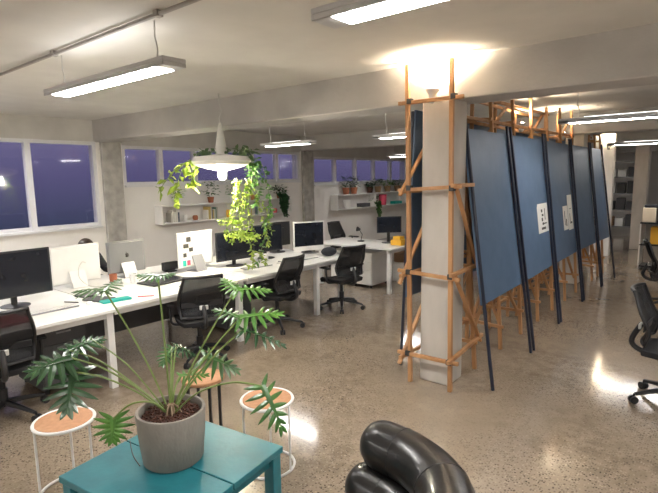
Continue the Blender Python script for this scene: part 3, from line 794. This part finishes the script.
# ---------------------------------------------------------------- wall shelves
def shelf(y0, y1, zs, label, d=.26):
    t = thing('wall_shelf', label, 'shelf', (XW+.001, (y0+y1)/2, zs[0]))
    for z in zs:
        b = NB(); bx(b, XW+.002, XW+d, y0, y1, z-.025, z); obj('shelf_board', b, M['white'], t, bevel=.003)
    for y in (y0+.01, (y0+y1)/2, y1-.01):
        b = NB(); bx(b, XW+.003, XW+d-.01, y-.01, y+.01, zs[0], zs[-1]-.025) if len(zs) > 1 else bx(b, XW+.001, XW+.15, y-.01, y+.01, zs[0]-.12, zs[0]-.025)
        obj('upright_panel', b, M['white'], t)
    return t
S1 = (1.07, 1.38); S2 = (1.01, 1.38)
shelf(4.95, 8.25, S1, 'long white two level shelf behind the hanging plant')
shelf(9.95, 13.4, S2, 'long white two level shelf with pots, beyond the second wall pillar')
SX = XW + .13
rb = random.Random(11)
bookcols = [mat('book_cloth_%d' % i, c, .6) for i, c in enumerate([(.55, .52, .46), (.08, .10, .13), (.45, .12, .08), (.70, .68, .62), (.12, .22, .16), (.50, .38, .12), (.16, .16, .18)])]
ORD = ['leftmost', 'second from left', 'third from left', 'fourth from left', 'fifth from left', 'sixth from left', 'seventh from left', 'eighth from left', 'rightmost']
def books(y, z, n, where, grp):
    for k in range(n):
        th = rb.uniform(.02, .045); h = rb.uniform(.17, .24); dd = rb.uniform(.14, .18); mi = rb.randrange(7)
        t = thing('book', '%s book, %s of those %s' % (['cream', 'navy', 'red', 'white', 'green', 'ochre', 'charcoal'][mi], ORD[k if k < n-1 else 8], where), 'book', (SX, y+th/2, z), 0, grp)
        b = NB(); box(b, (0, 0, h/2), (dd, th, h)); obj('cover', b, bookcols[mi], t, local=True, bevel=.002)
        b = NB(); box(b, (-.004, 0, h/2+.001), (dd-.006, th*.75, h)); obj('pages', b, M['paper'], t, local=True)
        y += th+.004
    return y
BG = 'books on the shelf behind the hanging plant'
books(6.95, S1[0], 9, 'on the lower shelf right of the fern', BG + ', right group')
books(5.95, S1[0], 8, 'on the lower shelf behind the fern', BG + ', middle group')
books(5.15, S1[0], 5, 'on the lower shelf below the vine', BG + ', left group')

def leafcard(bm, p, d, n, L, w, fold=.15):
    """small pointed leaf with a folded midrib"""
    d = d.normalized(); s = d.cross(n)
    if s.length < 1e-4: s = Vector((1, 0, 0))
    s.normalize(); n = s.cross(d).normalized()
    a = bm.verts.new(p); m1 = bm.verts.new(p+d*L*.45-n*L*fold*.3); t = bm.verts.new(p+d*L-n*L*fold)
    l = bm.verts.new(p+d*L*.40+s*w/2+n*w*.12); r = bm.verts.new(p+d*L*.40-s*w/2+n*w*.12)
    l2 = bm.verts.new(p+d*L*.72+s*w*.32-n*L*fold*.4); r2 = bm.verts.new(p+d*L*.72-s*w*.32-n*L*fold*.4)
    bm.faces.new((a, m1, l)); bm.faces.new((a, r, m1)); bm.faces.new((l, m1, t, l2)); bm.faces.new((m1, r, r2, t))

def rv(r, z0=-1, z1=1):
    return Vector((r.uniform(-1, 1), r.uniform(-1, 1), r.uniform(z0, z1)))
def potplant(x, y, z, label, pr=.065, ph=.11, fr=.12, fh=.16, leafm='leaf', potm='terra', n=46, seed=1, trail=0, grp='potted plants on the wall shelves', LS=.07, up=.3):
    r = random.Random(seed)
    t = thing('potted_plant', label, 'plant', (x, y, z), 0, grp)
    b = NB(); lathe(b, [(pr*.72, 0), (pr, ph), (pr*1.06, ph), (pr*1.06, ph-.02) if False else (pr*1.02, ph), (pr*.88, ph-.012)], (0, 0, 0), 20); obj('pot', b, M[potm], t, local=True)
    b = NB(); lathe(b, [(pr*.86, ph-.012), (pr*.5, ph-.004)], (0, 0, 0), 14); obj('soil', b, M['soil'], t, local=True)
    b = NB()
    for k in range(n):
        d = rv(r, up-.4, 1).normalized(); rr = r.uniform(.2, 1)
        p = Vector((d.x*fr*rr, d.y*fr*rr, ph + .01 + fh*r.random()))
        leafcard(b, p, Vector((d.x, d.y, r.uniform(-.3, .5))), Vector((0, 0, 1)) + rv(r)*.3, LS*r.uniform(.7, 1.2), LS*.55)
    for k in range(trail):
        a = r.uniform(-1.2, 1.2); p = Vector((pr*math.cos(a), pr*math.sin(a), ph))
        L = r.uniform(.2, .45); pts = [p, p+Vector((.05*math.cos(a), .05*math.sin(a), .0))]
        px = .13+.03*r.random()
        q = Vector((px, p.y+.03*r.uniform(-1, 1), ph-.04)); pts.append(q)
        for s in range(1, 6): pts.append(q + Vector((.01*r.uniform(-1, 1), .05*r.uniform(-1, 1), -L*s/5)))
        sp = smooth_pts(pts, 3); tube(b, sp, .0022, 4)
        for q in sp[3:]:
            for _ in range(2): leafcard(b, q, Vector((abs(r.uniform(-1, 1)), r.uniform(-1, 1), r.uniform(-1, .2))), Vector((1, 0, .6)), LS*r.uniform(.6, 1), LS*.6)
    for v in b.verts: v.co.x = max(v.co.x, XW - x + .015 + .02*r.random())
    obj('foliage', b, M[leafm], t, local=True, smooth=False)
    return t
# first shelf
potplant(SX, 5.35, S1[1], 'small potted plant on the upper shelf, left end', leafm='leaflight', potm='white', seed=2)
potplant(SX, 6.10, S1[1], 'bushy potted plant on the upper shelf behind the pendant lamp', fr=.16, fh=.3, n=70, seed=3)
potplant(SX, 6.65, S1[1], 'pale potted plant on the upper shelf right of the lamp', fr=.14, fh=.25, leafm='leaflight', potm='white', seed=4)
potplant(SX, 7.2, S1[1], 'tall potted plant on the upper shelf before the window', fr=.18, fh=.42, n=110, seed=5)
potplant(SX, 7.98, S1[1], 'dark trailing plant hanging off the right end of the first shelf', trail=14, fr=.17, fh=.16, n=90, leafm='leafdark', seed=6, LS=.085)
for k, (y, r_, h_, m_, lb) in enumerate(((5.50, .045, .12, 'white', 'white jar'), (5.72, .05, .09, 'terra', 'terracotta jar'), (6.52, .045, .15, 'yellow', 'ochre jar'), (6.68, .05, .11, 'white', 'white jar'), (7.62, .06, .14, 'alu', 'grey jar'), (7.84, .045, .10, 'red', 'red jar'))):
    b = NB(); lathe(b, [(r_*.8, 0), (r_, h_*.3), (r_, h_*.8), (r_*.7, h_), (r_*.6, h_), (r_*.7, h_*.2)], (SX, y, S1[0]), 16)
    single('jar', b, M[m_], lb + ' on the lower level of the first shelf, ' + ['leftmost jar', 'second jar from left', 'third jar from left', 'fourth jar from left', 'fifth jar from left', 'rightmost jar'][k], 'jar', 'jars on the lower level of the first shelf')
# second shelf, top: pots
P2 = [(10.45, 'terra', 'leafdark', .11, .28, 'terracotta pot with upright plant, leftmost on the second shelf'),
      (10.80, 'terra', 'leafdark', .10, .28, 'terracotta pot with upright plant, second from left on the second shelf'),
      (11.55, 'soil', 'leafdark', .12, .10, 'dark planter with low leaves in the middle of the second shelf'),
      (11.95, 'wood', 'leaf', .11, .20, 'brown pot with white tipped plant on the second shelf'),
      (12.45, 'wood', 'leaflight', .13, .12, 'brown pot of yellow green leaves on the second shelf'),
      (13.0, 'wood', 'leaf', .15, .16, 'brown pot with spreading leaves near the battens')]
for k, (y, pm, lm, fr, fh, lb) in enumerate(P2):
    potplant(SX, y, S2[1], lb, pr=.10, ph=.17, fr=fr+.04, fh=fh, leafm=lm, potm=pm, seed=20+k, LS=.10, n=60, grp='pots on top of the second shelf')
potplant(SX, 11.75, S2[0], 'trailing green plant on the lower level of the second shelf', pr=.08, ph=.12, trail=6, fr=.12, fh=.18, leafm='leaf', potm='white', seed=31, n=60, LS=.09)
b = NB(); lathe(b, [(.10, 0), (.115, .30), (.10, .30), (.09, .02)], (SX, 12.2, S2[0]), 20); single('container', b, M['pink'], 'bright pink container on the lower level of the second shelf', 'container')
b = NB(); lathe(b, [(.07, 0), (.11, .22), (.10, .22), (.06, .02)], (SX, 10.5, S2[0]), 20); single('jug', b, M['white'], 'white jug on the lower left of the second shelf', 'jug')
for y, h, lb in ((11.05, .10, 'flat grey stack left of the trailing plant'), (12.75, .08, 'low green stack right of the pink container')):
    b = NB(); bx(b, SX-.09, SX+.09, y, y+.38, S2[0], S2[0]+h); single('magazine_stack', b, M['grey'] if h > .09 else M['tealcard'], lb + ' on the second shelf', 'magazines')

# ---------------------------------------------------------------- pendant lamp with trailing plants
PL = Vector((-4.60, 3.72, 0)); px, py = PL.x, PL.y
t = thing('pendant_lamp', 'white pendant lamp with wide dish shade among trailing plants', 'lamp', (px, py, 1.98))
b = NB(); tube(b, smooth_pts([(px, py, ZC-.002), (px+.004, py, 2.68), (px+.02, py+.01, 2.60), (px-.01, py, 2.52), (px, py, 2.46)], 6), .006, 8); obj('cord', b, M['cable'], t)
b = NB(); lathe(b, [(.012, 2.47), (.024, 2.43), (.070, 2.15), (.064, 2.15), (.02, 2.42)], (px, py, 0), 28); obj('cone_cap', b, M['shade'], t)
b = NB(); lathe(b, [(.055, 2.16), (.06, 2.12), (.16, 2.105), (.31, 2.09), (.335, 2.04), (.31, 2.00), (.20, 1.965), (.07, 1.935), (.07, 1.945), (.20, 1.975), (.30, 2.01), (.322, 2.04), (.30, 2.08), (.06, 2.105)], (px, py, 0), 40, False, False)
obj('shade', b, M['shade'], t)
b = NB(); ball(b, (px, py, 1.885), .05, (1, 1, 1.2)); lathe(b, [(.02, 1.92), (.02, 1.99)], (px, py, 0), 12); obj('bulb', b, M['bulbglow'], t)
l = bpy.data.lights.new('bulb_light', 'POINT'); l.energy = BULB; l.color = (1, .9, .72); l.shadow_soft_size = .05
o = bpy.data.objects.new('bulb_light', l); C.objects.link(o); o.parent = t; o.location = (0, 0, -.15)

def vine(name, label, strands, m, LS, seed, perseg=3, r0=.003, cat='plant', grp='plants trailing from the pendant lamp', bushes=()):
    r = random.Random(seed)
    p0 = strands[0][0]
    t = thing(name, label, cat, tuple(p0), 0, grp)
    b = NB()
    for st in strands: tube(b, smooth_pts(st, 5), r0, 5)
    obj('stems', b, M['stem'], t)
    b = NB()
    for st in strands:
        sp = smooth_pts(st, 7)
        for i, q in enumerate(sp[2:]):
            for _ in range(perseg):
                d = rv(r, -1, .3); leafcard(b, q, d, rv(r, .2, 1.5), LS*r.uniform(.6, 1.3), LS*.5)
    for (c, s, n) in bushes:
        for _ in range(n):
            d = rv(r).normalized()*r.random()**.4; q = Vector(c)+Vector((d.x*s[0], d.y*s[1], d.z*s[2]))
            leafcard(b, q, rv(r, -.8, .6), rv(r, .2, 1.5), LS*r.uniform(.6, 1.3), LS*.5)
    obj('leaves', b, M[m], t, smooth=False)
    return t
D = 5.79                                                   # distance ahead of the camera of the pendant
def A(x, y, dd=0): return at(x, y, D+dd)
vine('trailing_vine', 'yellow green vine with large leaves hanging left of the pendant lamp', [[A(203, 158), A(196, 170), A(192, 180), A(190, 186)], [A(200, 158), A(184, 163), A(168, 178), A(160, 190)], [A(200, 160), A(184, 168), A(176, 188), A(174, 205)]], 'lime', .13, 41, 1)
vine('trailing_vine', 'dark leafed greenery lying on the rim of the pendant lamp', [[A(196, 153), A(212, 151), A(232, 150), A(250, 152)]], 'leafpale', .08, 42, 2, bushes=[(A(203, 153), (.10, .10, .04), 24), (A(244, 152), (.14, .12, .05), 40)])
vine('trailing_vine', 'leafy strands hanging right of the pendant lamp', [[A(248, 155), A(262, 165), A(268, 190), A(270, 210), A(266, 225), A(264, 240), A(258, 262)], [A(248, 155), A(256, 170), A(258, 190), A(256, 205)], [A(245, 158), A(252, 170), A(250, 190)]], 'leaflight', .07, 43, 2, bushes=[(A(256, 172), (.13, .12, .13), 50)])
b_ = []
for k in range(11):
    rr = random.Random(100+k); x0 = 240 + rr.uniform(-8, 10); x1 = x0 + rr.uniform(-30, 30); dd = rr.uniform(-.3, .3)
    b_.append([A(x0, 178, dd*.3), A(x0+(x1-x0)*.4, 196, dd*.7), A(x0+(x1-x0)*.8, 215+rr.uniform(-8, 10), dd), A(x1, 236+rr.uniform(-14, 14), dd)])
vine('trailing_fern', 'bright yellow green fern cascading below the pendant lamp', b_, 'lime', .05, 44, 2, bushes=[(A(243, 236), (.29, .16, .05), 190), (A(230, 222), (.16, .14, .06), 60)])
vine('trailing_fern', 'thin sprig reaching down to the desk below the fern', [[A(250, 240), A(252, 252), A(254, 266), A(244, 264)], [A(252, 250), A(262, 255), A(266, 264)]], 'lime', .05, 45, 3)

# ---------------------------------------------------------------- teal bench with the potted philodendron
TZ = .42
P0, P1, P3 = atz(180, 412, TZ), atz(283, 446, TZ), atz(60, 479, TZ)    # back, right and left corners
ux = (P1-P0).normalized(); uy = Vector((ux.y, -ux.x, 0)); L1 = (P1-P0).length; L2 = .77
yaw = math.atan2(ux.y, ux.x)
t = thing('teal_table', 'low teal painted plank table under the potted plant', 'table', tuple(Vector((P0+ux*L1/2+uy*L2/2).to_2d().to_3d())), yaw)
def TB(b, u0, u1, v0, v1, z0, z1): return bx(b, u0-L1/2, u1-L1/2, -v1+L2/2, -v0+L2/2, z0, z1)
g = .006
wv = (L1-g)/2
for v0, v1 in ((0, .385), (.385+g, L2)):
    b = NB(); TB(b, 0, L1, v0, v1, TZ-.035, TZ); obj('plank', b, M['teal'], t, local=True, bevel=.004)
b = NB(); TB(b, .05, L1-.05, .05, .075, TZ-.10, TZ-.035); TB(b, .05, L1-.05, L2-.075, L2-.05, TZ-.10, TZ-.035); TB(b, .04, .065, .05, L2-.05, TZ-.10, TZ-.035); TB(b, L1-.065, L1-.04, .05, L2-.05, TZ-.10, TZ-.035)
obj('apron', b, M['teal'], t, local=True)
for u in (.01, L1-.075):
    for v in (.01, L2-.075):
        b = NB(); TB(b, u, u+.065, v, v+.065, 0, TZ-.035); obj('leg', b, M['teal'], t, local=True, bevel=.004)

PC = Vector((-2.158, 1.348, TZ+.0005))
t = thing('potted_philodendron', 'large split leaf plant in a round concrete pot on the teal table', 'plant', tuple(PC))
b = NB(); lathe(b, [(.140, 0), (.150, .01), (.163, .13), (.172, .262), (.170, .272), (.157, .272), (.152, .262), (.150, .225)], (0, 0, 0), 48); obj('pot', b, M['pot'], t, local=True)
b = NB(); lathe(b, [(.149, .232), (.10, .242), (.03, .246)], (0, 0, 0), 30)
r = random.Random(5)
for k in range(240):
    a = r.uniform(0, 2*PI); q = .14*math.sqrt(r.random())
    box(b, (q*math.cos(a), q*math.sin(a), .245+.006*r.random()), (.016, .009, .006), r.uniform(0, 3))
obj('soil', b, M['soil'], t, local=True, smooth=False)
b = NB()
for k in range(9):
    a = r.uniform(0, 2*PI); tube(b, smooth_pts([(.012*math.cos(a), .012*math.sin(a), .29), (.03*math.cos(a), .03*math.sin(a), .28), (.055*math.cos(a), .055*math.sin(a), .235)], 4), .005, 6)
tube(b, [(0, 0, .23), (0, 0, .29)], [.024, .018], 10)
obj('trunk', b, M['root'], t, local=True)
def lobed_leaf(bm, base, tip, nrm, w, lobes=7, droop=.15):
    """deeply cut leaf: a strip along the midrib with finger lobes on both sides, each a folded blade"""
    base, tip = Vector(base), Vector(tip); ax = tip-base; L = ax.length; d = ax/L
    n = (nrm - d*nrm.dot(d)).normalized(); s = d.cross(n)
    def mid(u): return base + d*L*u - n*L*droop*u*u
    N = 12; hw = w*.085; row = []
    for k in range(N+1):
        u = k/N; q = hw*(1.05-u)+.001
        row.append((bm.verts.new(mid(u)+s*q+n*q*.25), bm.verts.new(mid(u)), bm.verts.new(mid(u)-s*q+n*q*.25)))
    for a, c in zip(row, row[1:]):
        bm.faces.new((a[0], c[0], c[1], a[1])); bm.faces.new((a[1], c[1], c[2], a[2]))
    for k in range(lobes):
        u = .03 + .90*k/(lobes-1)
        ang = math.radians(118 - 92*k/(lobes-1))
        ln = w*.5*(.80+.40*math.sin(PI*min(1, u*1.15+.12))) * (1-.38*max(0, u-.55)/.45)
        for sg in (-1, 1):
            dd = (d*math.cos(ang) + s*sg*math.sin(ang)).normalized(); side = dd.cross(n).normalized()
            o = mid(u)
            M_ = 5; prev = None
            for j in range(M_+1):
                v = j/M_; wd = w*.052*(1.0 if v < .15 else 1.15)*math.sin(PI*(.30+.70*v))**.8 + .0008
                c = o + dd*ln*v - n*ln*(.10+.30*v)*v*.7
                cur = (bm.verts.new(c+side*wd-n*wd*.35), bm.verts.new(c), bm.verts.new(c-side*wd-n*wd*.35))
                if prev:
                    bm.faces.new((prev[0], cur[0], cur[1], prev[1])); bm.faces.new((prev[1], cur[1], cur[2], prev[2]))
                prev = cur
crown = PC + Vector((0, 0, .275))
UP = Vector((0, 0, 1)); TC = (Vector((0, 0, HC)) - PC).normalized()
LV = [  # base px, tip px, base depth, tip depth, width (m), material, normal tilt to the camera, lift of the stalk
    ((72, 358), (34, 366), 2.50, 2.40, .30, 'leafdark', .5, .05),
    ((68, 350), (98, 336), 2.62, 2.72, .22, 'leafdark', .5, .10),
    ((74, 372), (66, 408), 2.45, 2.32, .27, 'leafdark', .7, .05),
    ((113, 419), (112, 440), 2.33, 2.30, .19, 'leaflight', 1.3, .02),
    ((105, 291), (76, 286), 2.60, 2.66, .17, 'leaf', .2, .0),
    ((105, 291), (118, 276), 2.60, 2.75, .12, 'leaf', .3, .0),
    ((158, 276), (140, 272), 2.60, 2.62, .13, 'leaf', .2, .0),
    ((158, 276), (172, 272), 2.60, 2.62, .10, 'leaf', .2, .0),
    ((236, 290), (268, 286), 2.70, 2.76, .17, 'leaflight', .5, .0),
    ((236, 290), (224, 276), 2.70, 2.80, .13, 'leaflight', .5, .0),
    ((240, 318), (278, 309), 2.60, 2.62, .21, 'leaflight', .6, .0),
    ((240, 318), (216, 306), 2.60, 2.66, .14, 'leaf', .5, .0),
    ((242, 330), (286, 340), 2.55, 2.60, .17, 'leafdark', .5, .0),
    ((205, 356), (238, 366), 2.62, 2.66, .22, 'leaf', .7, .0),
    ((172, 347), (162, 362), 2.70, 2.60, .13, 'leaf', .6, .0),
    ((176, 346), (196, 352), 2.70, 2.76, .13, 'leafdark', .5, .0),
    ((180, 376), (206, 372), 2.52, 2.55, .12, 'leaflight', .7, .0),
    ((262, 386), (286, 428), 2.35, 2.30, .21, 'leaf', .5, .0),
]
seen = {}
for (bp_, tp_, d0, d1, wd, mm, tl, lift) in LV:
    B_, T_ = at(*bp_, d0), at(*tp_, d1)
    key = bp_
    if key not in seen:
        b = NB(); dv = B_-crown
        mid1 = crown + dv*.30 + UP*.012; mid2 = crown + dv*.68 + UP*(.02+lift*.2)
        if bp_[1] > 380: mid1 += UP*.03; mid2 += UP*.035
        tube(b, smooth_pts([crown-UP*.05, mid1, mid2, B_], 7), [.006]*22 if False else .0048, 7); seen[key] = obj('leaf_stalk', b, M['stem'], t)
    b = NB(); nr = (UP + TC*tl).normalized(); lobed_leaf(b, B_, T_, nr, wd*.90)
    obj('leaf', b, M[mm], seen[key], smooth=False, solid=.0015)
# extra bare stalks
for k, (x, y, d) in enumerate(((90, 338, 2.6),)):
    b = NB(); q = at(x, y, d); tube(b, smooth_pts([crown-UP*.05, crown+(q-crown)*.5+UP*.03, q], 7), [.0045]*8+[.0035]*6+[.001], 6); obj('leaf_stalk', b, M['stem'], t)

# ---------------------------------------------------------------- ring stools
def stool(c, label, r=.163, h=.46):
    t = thing('ring_stool', label, 'stool', (c[0], c[1], 0), .5, 'white wire stools with cork seats')
    b = NB(); lathe(b, [(r-.010, h-.016), (r-.010, h-.001)], (0, 0, 0), 40); obj('seat', b, M['cork'], t, local=True)
    b = NB(); tube(b, [((r)*math.cos(2*PI*k/40), (r)*math.sin(2*PI*k/40), h-.008) for k in range(40)], .010, 8, closed=True); obj('top_ring', b, M['white'], t, local=True)
    b = NB(); tube(b, [((r)*math.cos(2*PI*k/40), (r)*math.sin(2*PI*k/40), .0095) for k in range(40)], .009, 8, closed=True); obj('floor_ring', b, M['white'], t, local=True)
    for k in range(3):
        a = 2*PI*k/3; b = NB(); tube(b, [(r*math.cos(a), r*math.sin(a), .01), (r*math.cos(a), r*math.sin(a), h-.01)], .007, 8); obj('leg', b, M['white'], t, local=True)
    return t
c = atz(64, 419, .46); st = stool((c.x, c.y), 'white wire stool with cork seat, left of the teal table')
c = atz(267, 398, .46); dup(st, (c.x, c.y, 0), .2, 'white wire stool with cork seat, right of the teal table')
c = atz(203, 376, .46)
t = thing('stool', 'tan topped stool on thin black legs behind the potted plant', 'stool', (c.x, c.y, 0), .5)
b = NB(); lathe(b, [(.145, .435), (.15, .44), (.15, .455), (.145, .46)], (0, 0, 0), 36); obj('seat', b, M['cork'], t, local=True)
for k in range(4):
    a = PI/4+PI/2*k; b = NB(); bar(b, (.115*math.cos(a), .115*math.sin(a), 0), (.115*math.cos(a), .115*math.sin(a), .436), .018); obj('leg', b, M['black'], t, local=True)
for k in range(2):
    b = NB(); a = PI/4+PI/2*k; bar(b, (-.115*math.cos(a), -.115*math.sin(a), .42-.02*k), (.115*math.cos(a), .115*math.sin(a), .42-.02*k), .014); obj('brace', b, M['black'], t, local=True)
# thin dark cord over the table edge
b = NB(); tube(b, smooth_pts([atz(130, 441, TZ+.005), atz(133, 455, TZ+.004), atz(140, 466, TZ+.004)], 5), .0025, 6)
single('cord', b, M['black'], 'thin black cord lying on the teal table left of the pot', 'cord')

# ---------------------------------------------------------------- black tubular leather armchair
t = thing('tube_armchair', 'black leather armchair made of fat stacked rolls, at the bottom edge', 'armchair', (-1.0, 1.62, 0))
def roll(pts, r, n, seam=None):
    b = NB(); sp = smooth_pts(pts, 8); tube(b, sp, r, 28, rnd=True); o = obj('roll', b, M['leather'], t)
    for f in (.16, .55):
        k = int(f*(len(sp)-1)); d = (sp[k+1]-sp[k-1]).normalized(); u = d.orthogonal().normalized(); v = d.cross(u)
        b = NB(); tube(b, [sp[k]+(u*math.cos(2*PI*j/28)+v*math.sin(2*PI*j/28))*(r+.0005) for j in range(28)], .0022, 5, closed=True); obj('seam', b, M['black'], o)
R = .120
def rp(z, sh, pts): return [Vector((atz(x, y, z).x, atz(x, y, z).y, z)) + Vector(sh) for x, y in pts]
roll(rp(.545, (0, 0, 0), [(384, 446), (414, 461), (440, 486), (450, 520), (444, 570)]), R, 0)
roll(rp(.545, (-.045, -.045, 0), [(384, 446), (414, 461), (440, 486), (450, 520), (444, 570)]), R, 1) if False else None
base = rp(.545, (0, 0, 0), [(384, 446), (414, 461), (440, 486), (450, 520), (444, 570)])
roll([p+Vector((-.04, -.07, -.20)) for p in base], R, 1)
roll([p+Vector((-.05, -.13, -.40)) for p in base], R, 2)
b = NB(); q = base[2]
for k in (1, 3): tube(b, [base[k]+Vector((-.05, -.13, -.545)), base[k]+Vector((-.05, -.13, -.42))], .025, 12)
obj('foot', b, M['black'], t)

# ---------------------------------------------------------------- far right: shelving, boxes
t = thing('shelving_unit', 'distant tall open shelving crowded with goods beside the far column', 'shelving', (-2.75, 17.6, 0))
for y in (17.4, 17.8):
    for x in (-3.15, -2.35):
        b = NB(); bx(b, x-.02, x+.02, y-.02, y+.02, 0, 2.2); obj('post', b, M['alu'], t)
for z in (.2, .7, 1.2, 1.7, 2.15):
    b = NB(); bx(b, -3.17, -2.33, 17.38, 17.82, z-.03, z); obj('shelf_board', b, M['alu'], t)
r = random.Random(9)
for i, z in enumerate((.2, .7, 1.2, 1.7)):
    for j in range(3):
        x = -3.02+.27*j; h = r.uniform(.2, .38); m = r.choice(['grey', 'white', 'wood', 'black'])
        b = NB(); bx(b, x-.10, x+.12, 17.45, 17.75, z, z+h)
        single('box', b, M[m], '%s box on the distant shelving, %s shelf, %s' % ({'grey': 'dark grey', 'white': 'white', 'wood': 'brown', 'black': 'black'}[m], ['lowest', 'second', 'third', 'top'][i], ['left', 'middle', 'right'][j]), 'box', 'boxes on the distant shelving', bevel=.01)
t = thing('low_cabinet', 'distant low dark cabinet with boxes at the right edge', 'cabinet', (-1.0, 11.2, 0))
for z in (.08, .49, .90):
    b = NB(); bx(b, -1.37, -.4, 11.0, 11.4, z-.03, z); obj('shelf_board', b, M['black'], t)
for x in (-1.36, -.89, -.41):
    b = NB(); bx(b, x-.012, x+.012, 11.0, 11.4, 0, .87); obj('side_panel', b, M['wall'], t)
for x0, x1, z, h, m, lb in ((-1.35, -1.13, .901, .27, 'cream', 'cream box on top of the distant low cabinet'), (-1.10, -.85, .901, .25, 'black', 'black box on top of the distant low cabinet'), (-1.20, -.93, .491, .32, 'yellow', 'yellow box inside the distant low cabinet, left'), (-.86, -.55, .491, .32, 'yellow', 'yellow box inside the distant low cabinet, right')):
    b = NB(); bx(b, x0, x1, 11.03, 11.35, z, z+h); single('box', b, M[m], lb, 'box', bevel=.01)
b = NB(); bx(b, -1.33, -1.05, 11.05, 11.33, 1.172, 1.23); single('bag', b, M['jacket'], 'dark flat bag lying on the cream box', 'bag', bevel=.02)
